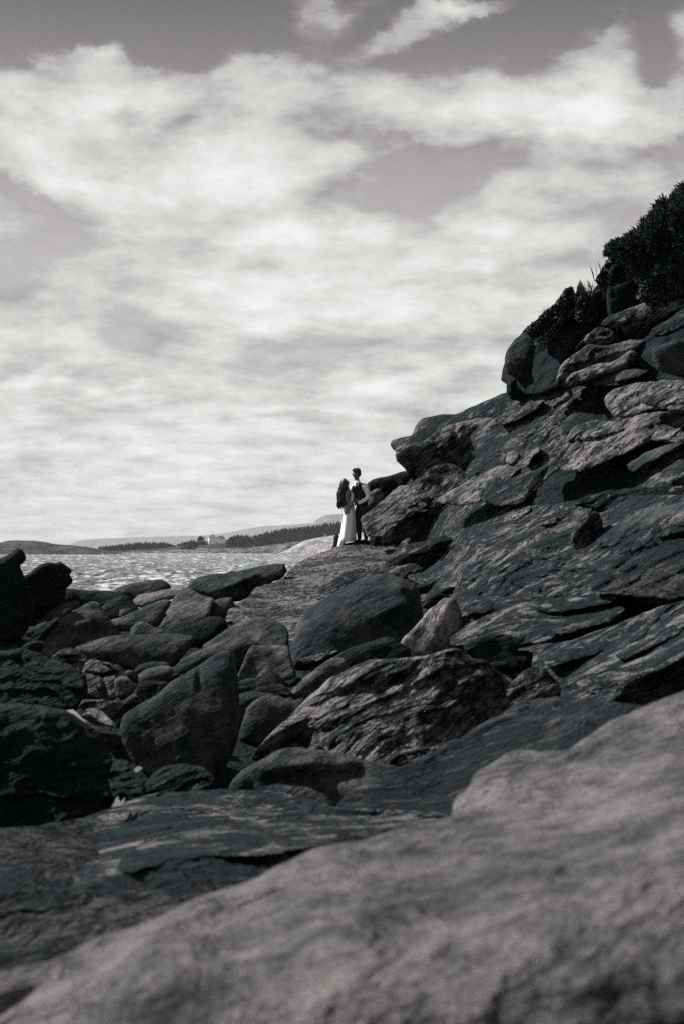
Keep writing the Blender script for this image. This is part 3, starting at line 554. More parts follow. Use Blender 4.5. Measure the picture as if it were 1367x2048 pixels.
R('slab', 'low domed slab with a lit crown in the dark hollow', [(285,1575),(300,1553),(322,1536),(345,1529),(366,1527),(400,1532),(420,1545),(434,1560),(420,1590),(350,1600),(290,1600)], 'slab', D=9.3, r=14, crease=[(280,1566),(330,1545),(400,1545),(440,1562)], st=2.4, sb=.5, amp=.04, strat=.04, plate=.1)
R('front_boulder', 'smooth arched boulder in front of the great striated rock', [(455,1580),(460,1568),(470,1554),(494,1535),(532,1514),(550,1503),(564,1498),(587,1494),(622,1498),(663,1503),(700,1510),(722,1517),(766,1527),(800,1536),(790,1560),(740,1590),(690,1620),(600,1630),(500,1610)],
  'smooth', D=9.6, r=14, b=.9, crease=[(450,1570),(500,1540),(560,1506),(600,1502),(700,1520),(800,1540)], st=2.2, sb=.3, amp=.035, feats=[('bump',606,1528,26,.08,12),('line',[(540,1560),(640,1560),(720,1545)],-.08,16),('bump',485,1560,16,.06,20,30)])
R('slab', 'small pale slab wedged behind the long dark slab', [(755,1522),(770,1513),(809,1503),(859,1493),(900,1480),(930,1478),(880,1510),(810,1540)], 'flat', D=10.4, r=6, crease=[(750,1516),(930,1484)], st=2.2, amp=.03, strat=.03, plate=.08)
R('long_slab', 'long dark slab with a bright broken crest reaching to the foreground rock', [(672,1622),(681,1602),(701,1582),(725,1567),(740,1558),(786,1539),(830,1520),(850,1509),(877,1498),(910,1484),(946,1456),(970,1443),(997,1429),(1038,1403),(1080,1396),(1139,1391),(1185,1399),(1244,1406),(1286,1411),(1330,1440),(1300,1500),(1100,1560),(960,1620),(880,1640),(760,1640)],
  'dimbed', dpts=[(680,1610,8.5),(780,1545,9.3),(900,1492,9.9),(1050,1404,10.6),(1200,1402,9.4),(1300,1415,8.6),(800,1630,8.3),(950,1600,8.3),(1100,1500,8.9),(1250,1480,8.2),(1000,1480,9.6)], r=10, b=1.3, crease=None, amp=.06, strat=.05, plate=.13, ang=20, feats=[('line',[(850,1516),(950,1464),(1000,1436),(1050,1410)],.10,8),('bump',1110,1404,24,.12,7,5),('bump',1170,1440,30,.10,8,-10),('bump',830,1575,34,.05,10,12)])
R('flat_slab', 'flat ledge slab between the front boulder and the foreground rock', [(628,1628),(649,1617),(675,1613),(707,1615),(780,1619),(845,1621),(890,1630),(900,1650),(820,1668),(690,1668),(640,1648)], 'flat', D=7.9, r=7, crease=[(620,1624),(900,1630)], st=3, sb=.5, amp=.035, strat=.03, plate=.07, ang=3)
R('bedded_slab', 'broad dim bedded slab sloping to the left below the hollow', [(-80,1700),(0,1682),(60,1668),(100,1655),(180,1634),(240,1615),(260,1600),(300,1588),(380,1582),(458,1578),(540,1582),(640,1602),(690,1622),(700,1650),(600,1668),(450,1694),(300,1728),(160,1780),(60,1830),(-80,1860)],
  'flat', dpts=[(-80,1700,7.6),(100,1660,8.2),(300,1592,9.0),(460,1580,9.2),(680,1622,8.3),(600,1680,7.0),(300,1740,6.3),(100,1820,5.6),(-80,1890,5.0),(400,1650,7.7)], feats=[('step',[(60,1720),(200,1680),(330,1640),(460,1615),(600,1606)],.14,12),('step',[(0,1760),(140,1720),(260,1690),(400,1660)],.12,12)], r=8, amp=.09, strat=.055, plate=.11, ang=12, rough=2.5, step=3)
R('dim_slab', 'shade-dimmed black slab at the lower left edge below the dark rock wall', [(-80,1640),(0,1655),(80,1650),(170,1634),(236,1612),(300,1640),(330,1690),(300,1730),(230,1770),(160,1800),(120,1825),(40,1865),(-80,1900)],
  'dimbed', dpts=[(-80,1660,7.3),(100,1652,7.9),(240,1618,8.8),(320,1680,8.4),(240,1720,7.3),(100,1810,5.6),(-80,1880,4.9),(60,1730,6.5)], r=10, amp=.08, strat=.06, plate=.12, ang=12, step=3.6)  # the dimness of this corner is put into the slab's colour
R('bedded_slab', 'bright bedded ledge with a ragged lower edge above the foreground rock', [(236,1738),(244,1716),(262,1702),(330,1674),(400,1658),(480,1646),(560,1636),(632,1629),(700,1632),(800,1632),(880,1638),(862,1656),(780,1664),(742,1668),(690,1670),(640,1688),(560,1706),(500,1712),(440,1712),(350,1716),(300,1732),(262,1744)],
  'flat', dpts=[(150,1770,5.9),(330,1680,7.0),(560,1640,7.5),(880,1640,7.4),(700,1665,7.0),(450,1705,6.3),(200,1765,5.6)], off=-.3, r=9, b=.8, amp=.06, strat=.05, plate=.07, ang=9, rough=3.2, step=2.2, th=.45)

R('shadow_slab', 'slab coloured as the deep shade between the bright bedded ledge and the foreground rock', [(-80,1790),(60,1780),(140,1772),(300,1735),(450,1700),(600,1690),(740,1660),(860,1650),(960,1650),(960,1740),(700,1790),(500,1850),(200,1960),(-80,2060)],
  'dimbed', dpts=[(-80,1800,5.0),(140,1775,5.4),(450,1705,6.0),(740,1662,6.5),(900,1655,6.7),(900,1720,6.0),(500,1820,5.2),(200,1920,4.6),(-80,2040,4.3)], r=10, amp=.06, strat=.03, plate=.12, ang=10, step=4)  # upward-facing slab; the black of the pit is painted as its colour

# ------------------------------------------------------------------ the cliff
cliff = empty('cliff', tuple(at(1150, 1000, 26))); tag(cliff, kind='structure')
def K(name, poly, mat='slab', **k): k.setdefault('parent', cliff); return R(name, None, poly, mat, **k)
K('cliff_core', [(1020,790),(1060,700),(1140,640),(1220,560),(1300,450),(1440,360),(1440,1500),(1100,1420),(950,1250),(830,1135),(768,1092),(772,1030),(800,965),(860,910),(940,850)], 'slab', follow=1, off=2.6, r=30, b=1, amp=.2, strat=.14, plate=.3, step=5.5, th=5)
K('grassy_bank', [(1000,760),(1018,700),(1045,662),(1075,640),(1108,612),(1140,596),(1195,588),(1216,540),(1230,510),(1262,485),(1310,450),(1360,400),(1440,370),(1440,720),(1300,640),(1220,650),(1170,675),(1135,715),(1115,775),(1060,790)], 'ground', follow=.6, off=.4, r=20, amp=.14, step=4, th=3)
K('outcrop', [(1011,748),(1008,735),(1008,715),(1014,698),(1028,678),(1046,668),(1085,664),(1110,690),(1120,735),(1112,775),(1070,782),(1058,770),(1040,758),(1022,752)], 'smooth', D=30.5, r=12, vcrease=([(1060,660),(1075,780)], -.3, .5), crease=[(1000,722),(1120,690)], st=.8, sb=-.3, amp=.08, rnd=.4, rough=2, feats=[('line',[(1015,725),(1060,752)],.15,7),('line',[(1012,736),(1050,762)],-.12,6)])
K('outcrop', [(1012,785),(1012,768),(1022,755),(1045,752),(1080,760),(1095,785),(1070,805),(1020,800)], 'dark', D=30.8, r=10, amp=.05, rnd=.4)
K('rock_face', [(1212,605),(1213,545),(1222,528),(1245,522),(1290,520),(1340,560),(1330,620),(1280,640),(1220,640)], 'dark', D=28.2, r=12, amp=.09)
K('overhang_slab', [(779,889),(784,880),(800,876),(822,871),(828,855),(835,845),(845,836),(863,834),(886,828),(909,828),(932,819),(958,806),(989,794),(1012,785),(1040,778),(1075,765),(1130,760),(1130,830),(1040,860),(963,850),(915,850),(879,864),(858,876),(848,886),(830,894),(804,900),(792,906)],
  'slab', D=33.2, follow=.5, r=7, b=.8, crease=[(775,884),(830,862),(850,838),(910,832),(970,810),(1130,764)], st=2.2, sb=-.7, amp=.08, rnd=.5, rough=1.6)
K('rock_face', [(790,908),(796,900),(807,893),(830,886),(848,881),(858,871),(879,858),(915,845),(963,835),(1010,838),(1080,850),(1080,900),(1000,930),(940,950),(900,955),(850,968),(828,966),(816,950),(808,938),(793,922)],
  'pale', D=33.0, off=-.6, r=9, b=.8, sx=-.2, vcrease=([(845,860),(838,970)], -1.0, .15), crease=[(780,900),(850,890),(920,862),(1000,850),(1080,860)], st=1.2, sb=-.35, amp=.13, strat=.05, plate=.22, ang=35, feats=[('line',[(910,850),(905,925)],-.1,8)])
K('dark_ledge', [(728,1000),(734,966),(756,955),(779,951),(808,941),(835,955),(845,975),(820,1000),(770,1020),(735,1030)], 'dark', D=36.5, r=8, amp=.06)
K('pale_stone', [(736,1008),(737,986),(751,976),(761,978),(768,992),(756,1012),(740,1016)], 'pale', D=35.6, r=8, amp=.05)
K('rock_rib', [(826,965),(834,955),(848,938),(863,932),(899,926),(935,948),(950,985),(900,1005),(840,1000)], 'pale', D=32.6, off=-.4, r=8, sy=.6, amp=.12, strat=.06)
K('sunlit_slab', [(720,1040),(724,1032),(735,1024),(758,1008),(776,989),(799,972),(822,971),(836,962),(870,950),(930,955),(960,985),(930,1010),(884,1008),(863,1018),(833,1023),(812,1036),(790,1056),(776,1074),(750,1074),(733,1073),(726,1056)],
  'pale', D=32.3, off=-.3, follow=.1, r=8, b=.6, sy=.8, sx=-.1, crease=[(715,1060),(760,1045),(800,1022),(860,985),(960,985)], st=.9, sb=-.4, amp=.10, strat=.09, plate=.19, ang=40, step=2.2, ridge=.6)
K('rock_face', [(770,1074),(790,1056),(812,1036),(840,1022),(879,1034),(884,1045),(868,1058),(848,1068),(810,1078)], 'pale', D=32.4, off=.1, r=7, amp=.06, strat=.03, sx=.2)
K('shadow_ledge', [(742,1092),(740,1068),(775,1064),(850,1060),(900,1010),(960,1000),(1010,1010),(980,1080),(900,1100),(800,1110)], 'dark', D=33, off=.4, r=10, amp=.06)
K('rock_shoulder', [(930,940),(960,905),(1000,885),(1060,855),(1120,820),(1170,775),(1240,770),(1300,790),(1250,860),(1180,880),(1130,930),(1075,975),(1045,1005),(1000,1012),(960,1000),(935,980)],
  'slab', D=27.5, follow=.75, r=16, b=.8, amp=.20, strat=.12, plate=.34, ang=30, ridge=.6, feats=[('bump',1028,915,16,.35,14),('bump',985,935,12,.25,12),('bump',975,975,40,.3,20,35),('step',[(940,960),(1050,900),(1100,880)],.3,20)])
K('upper_slope', [(940,870),(1000,830),(1030,800),(1070,780),(1130,770),(1200,780),(1160,840),(1100,880),(1030,900),(960,910)], 'slab', D=30, follow=.7, off=.2, r=12, sy=.5, amp=.14, strat=.08, plate=.3, ang=35)
for (lab, pl, Dd, cr) in [('upper_ledge', [(1200,650),(1205,640),(1245,622),(1290,604),(1330,597),(1367,585),(1440,560),(1440,600),(1367,612),(1330,634),(1310,650),(1292,668),(1255,672),(1240,655),(1215,658)], 26.6, [(1190,652),(1290,630),(1440,580)]),
                          ('upper_ledge', [(1166,680),(1172,668),(1195,655),(1225,660),(1240,672),(1225,684),(1195,692),(1172,694)], 26.9, [(1160,680),(1240,672)]),
                          ('upper_ledge', [(1112,768),(1113,748),(1118,733),(1134,715),(1160,700),(1175,688),(1215,690),(1255,680),(1290,680),(1262,712),(1230,732),(1190,745),(1160,755),(1135,775)], 26.2, [(1105,756),(1140,730),(1190,712),(1290,690)]),
                          ('upper_ledge', [(1128,765),(1140,748),(1165,738),(1190,728),(1225,722),(1262,700),(1275,712),(1250,738),(1215,748),(1170,764),(1140,774)], 25.6, [(1120,762),(1200,740),(1280,712)]),
                          ('upper_ledge', [(1100,812),(1108,800),(1125,790),(1140,780),(1145,790),(1128,808),(1108,818)], 26.3, [(1095,808),(1150,786)])]:
    K(lab, pl, 'pale', D=Dd, r=7, b=.8, crease=cr, st=1.5, sb=-.7, amp=.12, strat=.07, plate=.17, ang=22, rough=2.2, rnd=.6, th=1.6)
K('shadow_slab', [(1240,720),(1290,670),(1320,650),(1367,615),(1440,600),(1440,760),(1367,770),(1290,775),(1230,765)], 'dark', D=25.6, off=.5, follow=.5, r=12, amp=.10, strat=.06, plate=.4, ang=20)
K('rock_knob', [(1300,700),(1320,690),(1350,680),(1440,660),(1440,760),(1340,750),(1310,735)], 'smooth', D=24.4, r=12, amp=.08)
K('upper_slope', [(1120,850),(1150,820),(1185,790),(1220,778),(1250,770),(1230,800),(1215,840),(1180,855),(1130,870)], 'smooth', D=26.4, r=10, sy=1.2, amp=.04)
K('mid_ledge', [(1205,800),(1225,780),(1260,768),(1300,762),(1340,760),(1440,755),(1440,830),(1367,826),(1300,820),(1260,835),(1225,832)], 'pale', D=24.2, follow=.4, r=8, crease=[(1200,800),(1300,790),(1440,780)], st=1.2, sb=-.2, amp=.16, strat=.09, plate=.2, ang=18, ridge=.7)
K('mid_face', [(1110,915),(1122,895),(1134,869),(1150,851),(1188,840),(1228,843),(1268,831),(1309,824),(1367,822),(1440,820),(1440,905),(1367,890),(1300,880),(1282,892),(1242,910),(1199,930),(1161,943),(1118,940),(1090,960),(1070,965),(1085,935)],
  'pale', D=23.8, follow=.45, r=9, b=.8, crease=[(1080,930),(1150,880),(1250,860),(1440,840)], st=1.0, sb=.15, sx=-.1, amp=.20, strat=.07, plate=.25, ang=22, ridge=.7, feats=[('bump',1150,870,16,.15,10,20),('bump',1188,868,16,.14,10,20),('line',[(1145,885),(1200,880),(1250,860)],-.12,4)])
K('broken_rib', [(1052,965),(1065,950),(1085,935),(1098,930),(1085,955),(1070,975),(1050,1000),(1045,985)], 'pale', D=23.6, r=6, amp=.08)
K('under_face', [(1040,1010),(1060,960),(1120,935),(1200,928),(1245,905),(1300,885),(1367,885),(1440,890),(1440,1010),(1300,1000),(1150,1010)], 'dark', D=23.2, off=1.6, follow=.5, r=10, sy=-.5, amp=.08)  # hollow below the overhang, its shade deepened by a dark rock colour
K('cave_lip', [(1145,1010),(1170,992),(1220,980),(1270,976),(1320,972),(1440,965),(1440,1000),(1300,1005),(1200,1020)], 'slab', D=20.6, off=.0, r=7, crease=[(1140,1002),(1440,975)], st=2, sb=.2, amp=.08, strat=.05)
K('lower_face', [(912,1165),(922,1125),(944,1084),(952,1070),(975,1048),(1010,1026),(1056,1011),(1100,1008),(1150,1000),(1230,992),(1300,990),(1440,980),(1440,1210),(1300,1205),(1200,1196),(1100,1194),(1000,1198),(940,1195)],
  'slab', dpts=[(915,1160,21.2),(945,1085,22.4),(1050,1015,23.4),(1200,1000,21.5),(1440,985,17.5),(1000,1190,18.4),(1200,1190,16.6),(1440,1200,14.2),(1050,1100,20.0),(1250,1100,17.6)], r=12, b=1, amp=.17, strat=.11, plate=.24, ang=25, step=3.2, ridge=.6, sx=0,
  feats=[('line',[(950,1075),(960,1110),(925,1165)],.25,14),('bump',1080,1048,44,.28,10,22),('bump',1110,1075,40,.3,14,10),('bump',1050,1115,50,.2,14,20),('step',[(1000,1070),(1100,1050),(1160,1045)],.25,14),('bump',1290,1060,60,.2,20,20)])
K('fin', [(1140,1070),(1156,1052),(1172,1036),(1186,1022),(1197,1026),(1204,1042),(1204,1070),(1200,1102),(1178,1108),(1150,1102)], 'pale', D=19.6, off=-.35, r=6, vcrease=([(1190,1020),(1188,1110)], -.9, .9), amp=.06, strat=.04, plate=.1)
K('fallen_flake', [(1090,1140),(1110,1118),(1130,1106),(1160,1110),(1204,1120),(1160,1130),(1130,1140),(1108,1158),(1092,1156)], 'pale', D=18.7, off=-.25, r=6, sy=1, amp=.06, strat=.05, plate=.09)
K('flat_ledge', [(890,1240),(905,1205),(930,1192),(1000,1193),(1067,1187),(1134,1184),(1188,1183),(1242,1180),(1260,1186),(1242,1208),(1209,1236),(1134,1250),(1100,1280),(1000,1292),(940,1290),(900,1290)],
  'flat', dpts=[(900,1240,18.4),(930,1194,19.0),(1100,1186,17.9),(1250,1182,16.6),(1200,1235,15.6),(1000,1285,15.6),(1050,1230,16.4),(920,1285,16.4)], off=-.35, r=8, amp=.09, strat=.08, plate=.12, ang=14, step=3.2)
K('dark_hollow_rock', [(925,1300),(940,1278),(990,1266),(1040,1276),(1062,1300),(1060,1334),(1010,1350),(960,1325)], 'dark', D=14.7, r=14, amp=.04)
K('lower_slab', [(1030,1300),(1070,1289),(1107,1286),(1148,1278),(1188,1263),(1228,1250),(1285,1225),(1322,1212),(1367,1200),(1440,1185),(1440,1440),(1300,1430),(1150,1410),(1090,1390),(1075,1350),(1062,1335),(1063,1305)],
  'slab', dpts=[(1035,1300,14.6),(1190,1262,13.9),(1367,1200,13.0),(1440,1185,12.7),(1080,1380,12.6),(1250,1400,11.2),(1440,1420,10.2),(1200,1320,12.7),(1400,1300,11.6)], r=8, amp=.10, strat=.085, plate=.15, ang=20, step=3.2)
R('boulder', 'small rough boulder at the foot of the lower cliff slab', [(1010,1390),(1021,1365),(1048,1340),(1067,1333),(1089,1338),(1107,1357),(1122,1378),(1110,1420),(1040,1425)], 'slab', D=11.7, r=14, amp=.05, strat=.03)

def KL(pl, mat='slab', off=0.0, ang=25, **k):
    """one ledge of the cliff: lit top, undercut front"""
    xs = sorted(set(q[0] for q in pl)); top = [(x, min(np.interp(x, [a[0], b[0]], [a[1], b[1]]) if a[0] < b[0] else np.interp(x, [b[0], a[0]], [b[1], a[1]]) for a, b in zip(pl, pl[1:] + pl[:1]) if min(a[0], b[0]) <= x <= max(a[0], b[0]) and a[0] != b[0])) for x in xs]
    bot = [(x, max(np.interp(x, [a[0], b[0]], [a[1], b[1]]) if a[0] < b[0] else np.interp(x, [b[0], a[0]], [b[1], a[1]]) for a, b in zip(pl, pl[1:] + pl[:1]) if min(a[0], b[0]) <= x <= max(a[0], b[0]) and a[0] != b[0])) for x in xs]
    cr = [(t_[0], t_[1] * .45 + b_[1] * .55) for t_, b_ in zip(top, bot)]
    a = dict(off=off, follow=.5, r=7, b=1.0, crease=cr, st=1.3, sb=-.8, amp=.10, strat=.06, plate=.14, ang=ang, rnd=.4, rough=2.4, th=1.2); a.update(k)
    K('rock_ledge', pl, mat, **a)
KL([(1010,924),(1014,906),(1026,899),(1036,908),(1034,922),(1022,930)], 'pale', -.8)
KL([(1044,930),(1050,908),(1064,896),(1080,890),(1080,905),(1066,914),(1056,932)], 'pale', -.9)
KL([(868,1004),(890,986),(930,966),(968,944),(1000,930),(1040,936),(1020,958),(985,975),(960,1004),(915,1012)], 'pale', -.7, 32)
KL([(940,905),(975,885),(1010,872),(1050,850),(1066,858),(1030,884),(990,902),(955,916)], 'slab', -.7, 32)
KL([(990,840),(1020,822),(1060,806),(1090,800),(1070,822),(1030,842),(1000,852)], 'slab', -.8, 32)
KL([(962,1082),(975,1060),(1005,1037),(1030,1024),(1058,1012),(1062,1020),(1040,1040),(1005,1060),(985,1085)], 'pale', -.5)
KL([(1048,1052),(1075,1032),(1110,1014),(1152,1005),(1150,1016),(1110,1036),(1080,1048),(1060,1062)], 'pale', -.6)
KL([(1030,1092),(1052,1076),(1085,1064),(1120,1058),(1132,1070),(1100,1084),(1060,1096),(1040,1106)], 'pale', -.6)
KL([(950,1130),(985,1112),(1030,1100),(1060,1104),(1040,1122),(1000,1136),(965,1148)], 'slab', -.4)
KL([(1190,1090),(1215,1062),(1245,1040),(1290,1022),(1340,1008),(1440,992),(1440,1022),(1350,1042),(1280,1062),(1225,1096)], 'smooth', -.5)
KL([(1290,1052),(1330,1030),(1380,1016),(1440,1008),(1440,1052),(1360,1066),(1310,1076)], 'slab', -.8, 22)
KL([(1180,1180),(1195,1130),(1260,1096),(1340,1080),(1440,1070),(1440,1180),(1340,1200),(1240,1190)], 'dimbed', -.9, sb=-.2, amp=.2, strat=.12, plate=.2)  # shade of this cliff face is put into the rock colour
KL([(1010,1160),(1050,1146),(1090,1150),(1140,1160),(1170,1176),(1120,1184),(1050,1182)], 'slab', -.6)
KL([(925,1212),(960,1198),(1010,1196),(1060,1200),(1020,1216),(970,1228),(935,1230)], 'flat', -1.1, 12)
KL([(1060,1212),(1110,1196),(1170,1190),(1240,1184),(1225,1204),(1170,1216),(1100,1226)], 'flat', -1.1, 12)
KL([(940,1270),(970,1250),(1010,1236),(1060,1240),(1080,1256),(1040,1270),(990,1276)], 'flat', -1.0, 14)
KL([(1100,1262),(1150,1244),(1200,1232),(1230,1214),(1250,1216),(1220,1244),(1160,1262),(1120,1272)], 'flat', -.8, 16)
KL([(1080,1320),(1130,1300),(1190,1284),(1240,1268),(1250,1280),(1200,1304),(1140,1324),(1100,1334)], 'slab', -.5, 20)
KL([(1150,1366),(1220,1340),(1300,1306),(1367,1276),(1440,1252),(1440,1290),(1340,1330),(1250,1366),(1180,1384)], 'slab', -.5, 22)
KL([(1230,1310),(1290,1276),(1350,1246),(1440,1215),(1440,1240),(1360,1266),(1300,1296),(1250,1320)], 'slab', -.4, 22)
KL([(1180,760),(1210,748),(1260,738),(1300,742),(1270,756),(1220,768),(1190,772)], 'smooth', -.6, 22)
KL([(1300,660),(1330,640),(1367,620),(1440,596),(1440,625),(1380,650),(1340,668),(1310,676)], 'slab', -.8, 30)
KL([(1270,800),(1310,784),(1367,776),(1440,770),(1440,800),(1370,806),(1310,816)], 'pale', -.5, 15)
KL([(1250,930),(1290,905),(1330,890),(1367,884),(1340,905),(1300,925),(1265,945)], 'smooth', -.4, 30)
# loose stones wedged in the dark gaps of the boulder field
rs = random.Random(12); seen_labels = {}
NEAR = [(20,1130,'jagged left rock'),(100,1155,'bear-shaped boulder'),(180,1190,'flat slab by the sea'),(285,1180,'rounded sea boulder'),(310,1195,'pale lumpy slab'),(245,1215,'small angular boulder'),(285,1230,'long tilted slab'),(375,1215,'square-shouldered block'),(480,1160,'curled-tip boulder'),(395,1265,'low dark boulder'),
 (560,1210,'ridge slab'),(500,1265,'rounded grey slab'),(430,1320,'long curved slab'),(540,1325,'pale-edged block'),(620,1370,'bright-edged wedge slab'),(710,1250,'great dome'),(720,1320,'dark arched boulder'),(880,1250,'bleached fin'),(780,1420,'great striated rock'),(500,1420,'twin-humped boulder'),(380,1440,'standing boulder'),(165,1265,'pyramid boulder'),(60,1280,'curved rimmed slab'),(60,1230,'rough left boulder'),
 (270,1300,'whale-backed boulder'),(310,1345,'pale rounded stone'),(210,1350,'fractured blocks'),(80,1370,'rough dark left rock'),(110,1500,'black rock wall'),(620,1550,'arched front boulder'),(1000,1470,'long dark slab'),(990,1300,'dark hollow rock'),(1065,1370,'boulder below the cliff'),(850,1120,'jagged rimmed boulder'),(770,1160,'pointed thin slab'),(700,1110,'rocks below the couple'),(1100,1220,'flat cliff ledge')]
GAPS = [(20,1235,26),(60,1300,22),(120,1330,14),(215,1225,12),(250,1250,14),(300,1300,12),(215,1300,12),(250,1375,12),(310,1350,12),(345,1355,14),(480,1300,14),(590,1365,12),(610,1330,16),(450,1250,10),(850,1285,18),(960,1290,20),(980,1340,24),(1000,1380,22),(830,1330,14),(640,1590,16),(950,1480,22),(1020,1440,20),(1060,1420,20),(930,1520,20),(1120,1430,22),(880,1090,16),(840,1180,16),(870,1200,18),(890,1185,14),(760,1140,10),(650,1170,10),(320,1235,9),(455,1215,9),(345,1225,8),(110,1240,12),(170,1340,10),(190,1320,9)]
for (gx_, gy_, gr_) in GAPS:
    n_ = rs.randint(7, 10); a0 = rs.uniform(0, 6); pl = []
    for q in range(n_):
        a = a0 + 2 * math.pi * q / n_; rr_ = gr_ * rs.uniform(.75, 1.25); pl.append((gx_ + rr_ * 1.45 * math.cos(a) + rr_ * .3 * math.sin(a), gy_ - rr_ * .8 * math.sin(a) - .3 * rr_ * math.cos(a)))
    nb = sorted(NEAR, key=lambda q: math.hypot(q[0] - gx_, q[1] - gy_))[:2]
    dxn, dyn = gx_ - nb[0][0], gy_ - nb[0][1]; side_ = ('right of' if dxn > 0 else 'left of') if abs(dxn) > abs(dyn) else ('below' if dyn > 0 else 'above')
    lab = 'dark stone wedged %s the %s, near the %s' % (side_, nb[0][2], nb[1][2])
    if lab in seen_labels: lab = lab.replace('dark stone', 'larger dark stone' if gr_ > seen_labels[lab] else 'smaller dark stone')
    seen_labels[lab] = gr_
    R('wedged_stone', lab, pl, 'dark', off=1.0, r=gr_ * .8, b=1, amp=.05, rnd=.4, group='dark stones wedged between the boulders', cat='stone', D=float(Dg(np.array([gx_ + 0.]), np.array([gy_ + 0.]))[0]), follow=0, step=4)

# ------------------------------------------------------------------ foreground rock, close to the lens
R('foreground_rock', 'blurred second hump of pale rock behind the near foreground slope', [(898,1660),(903,1630),(906,1608),(914,1592),(936,1576),(946,1552),(962,1538),(993,1520),(1015,1505),(1037,1499),(1085,1503),(1133,1500),(1161,1481),(1190,1460),(1217,1442),(1245,1430),(1273,1418),(1300,1408),(1329,1396),(1367,1382),(1450,1350),(1900,1230),(1900,1500),(1200,1720),(950,1740)],
  'fore', dpts=[(900,1640,5.2),(950,1560,5.6),(1050,1505,5.9),(1160,1490,5.8),(1290,1415,5.9),(1450,1355,5.9),(1000,1620,4.9),(1300,1560,4.9),(1450,1500,5.2),(1300,1700,4.9),(1450,1650,5.1),(1000,1720,4.8)], r=16, b=.7, amp=.035, fs=2.2, step=3, th=1.4,
  feats=[('bump',972,1588,20,-.05,5,45),('bump',1215,1488,34,-.06,8,25)])
R('foreground_rock', 'near sunlit foreground rock slope filling the lower right, out of focus', [(-140,2010),(-60,1972),(0,1944),(50,1930),(97,1921),(150,1900),(195,1876),(287,1845),(389,1799),(450,1778),(512,1757),(563,1728),(640,1694),(700,1684),(740,1676),(785,1661),(840,1645),(897,1632),(950,1615),(1010,1590),(1080,1566),(1160,1540),(1260,1500),(1367,1460),(1500,1420),(2300,1240),(2400,2350),(700,2360),(-420,2400),(-420,2150)],
  'fore', dpts=[(-100,2000,3.2),(0,1946,3.4),(200,1878,3.6),(450,1780,3.9),(640,1696,4.1),(900,1634,4.4),(1160,1542,4.7),(1400,1450,4.9),(-100,2250,2.95),(0,2060,3.2),(300,2100,2.9),(683,2060,2.78),(683,1870,3.08),(1000,1750,3.3),(1000,1850,2.95),(1000,1950,2.78),(1000,2060,2.70),(1367,1900,2.74),(1367,1780,2.95),(1367,1650,3.35),(1367,2100,2.62),(683,2300,2.65),(1300,2300,2.55),(300,1950,3.1),(683,1960,2.88)],
  r=34, b=.6, amp=.055, fs=2.0, step=8, th=1.1, rough=3, ridge=.5, feats=[('bump',430,1832,70,-.07,12,16),('bump',540,1795,60,-.05,9,22),('line',[(-20,2030),(60,1990),(140,1950),(230,1905)],-.035,16),
   ('bump',900,1905,60,-.02,9,28),('bump',400,1916,5,-.03),('bump',672,1705,14,-.04,7,10),('bump',1140,1590,26,-.06,9,15),('bump',1130,1745,16,-.03,12),('bump',1290,1565,80,-.04,10,22),('bump',1330,1600,34,-.06,16,10),('bump',850,1868,16,-.02,8),('bump',820,1580,14,-.03)])

# pools of sea water left in the hollows
def pool(label, pts, z, bright=True):
    # horizontal water sheet: every corner is the place where that sight line meets the water level
    V = []
    for (x, y) in smooth_poly(pts, .7, 0, 4, 1):
        dx_, dy_, dz_ = rays(x, y); k = (z - CAM[2]) / dz_; V.append((CAM[0] + dx_ * k, CAM[1] + dy_ * k, z))
    n = len(V); low = [(a, b, c - .008) for a, b, c in V]
    f = [tuple(range(n))[::-1]] + [(i, (i + 1) % n, n + (i + 1) % n, n + i) for i in range(n)]
    o = mesh_obj('pool', V + low, f, M['poolwater'], smooth=False); tag(o, label, 'pool'); return o
m_, t_, b_ = new_mat('still water'); b_.inputs['Base Color'].default_value = (.03, .035, .036, 1); b_.inputs['Roughness'].default_value = .03; b_.inputs['IOR'].default_value = 1.33
M['poolwater'] = m_
pool('bright pool of water beside the lit rock sliver at the left', [(128,1421),(138,1420),(146,1419),(156,1427),(165,1436),(176,1447),(164,1446),(148,1432)], 2.74)
pool('bright forked pool of water in the dark hollow, nearest the bedded slabs', [(224,1614),(230,1604),(232,1597),(237,1592),(238,1599),(242,1604),(246,1600),(250,1594),(249,1603),(245,1611),(232,1613)], 2.52)
pool('small dim diamond-shaped pool in the dark hollow', [(268,1539),(277,1532),(286,1536),(280,1541),(273,1545)], 2.58)
pool('tiny bright pool among the fractured blocks', [(163,1352),(170,1350),(176,1349),(174,1354),(166,1355)], 2.79)

# ------------------------------------------------------------------ houses, trees and marks on the far shore
def box(v, f, x0, x1, y0, y1, z0, z1):
    n = len(v); v += [(x0, y0, z0), (x1, y0, z0), (x1, y1, z0), (x0, y1, z0), (x0, y0, z1), (x1, y0, z1), (x1, y1, z1), (x0, y1, z1)]
    f += [(n, n + 3, n + 2, n + 1), (n + 4, n + 5, n + 6, n + 7), (n, n + 1, n + 5, n + 4), (n + 1, n + 2, n + 6, n + 5), (n + 2, n + 3, n + 7, n + 6), (n + 3, n, n + 4, n + 7)]
def prism(v, f, prof, y0, y1):
    n = len(v); k = len(prof); v += [(x, y0, z) for x, z in prof] + [(x, y1, z) for x, z in prof]
    f.append(tuple(range(n, n + k))); f.append(tuple(range(n + 2 * k - 1, n + k - 1, -1)))
    for i in range(k): j = (i + 1) % k; f.append((n + i, n + k + i, n + k + j, n + j))
def part(name, v, f, mat, parent, smooth=False):
    o = mesh_obj(name, np.array(v, float), f, M[mat], None, smooth, origin=(0, 0, 0)); o.parent = parent; return o
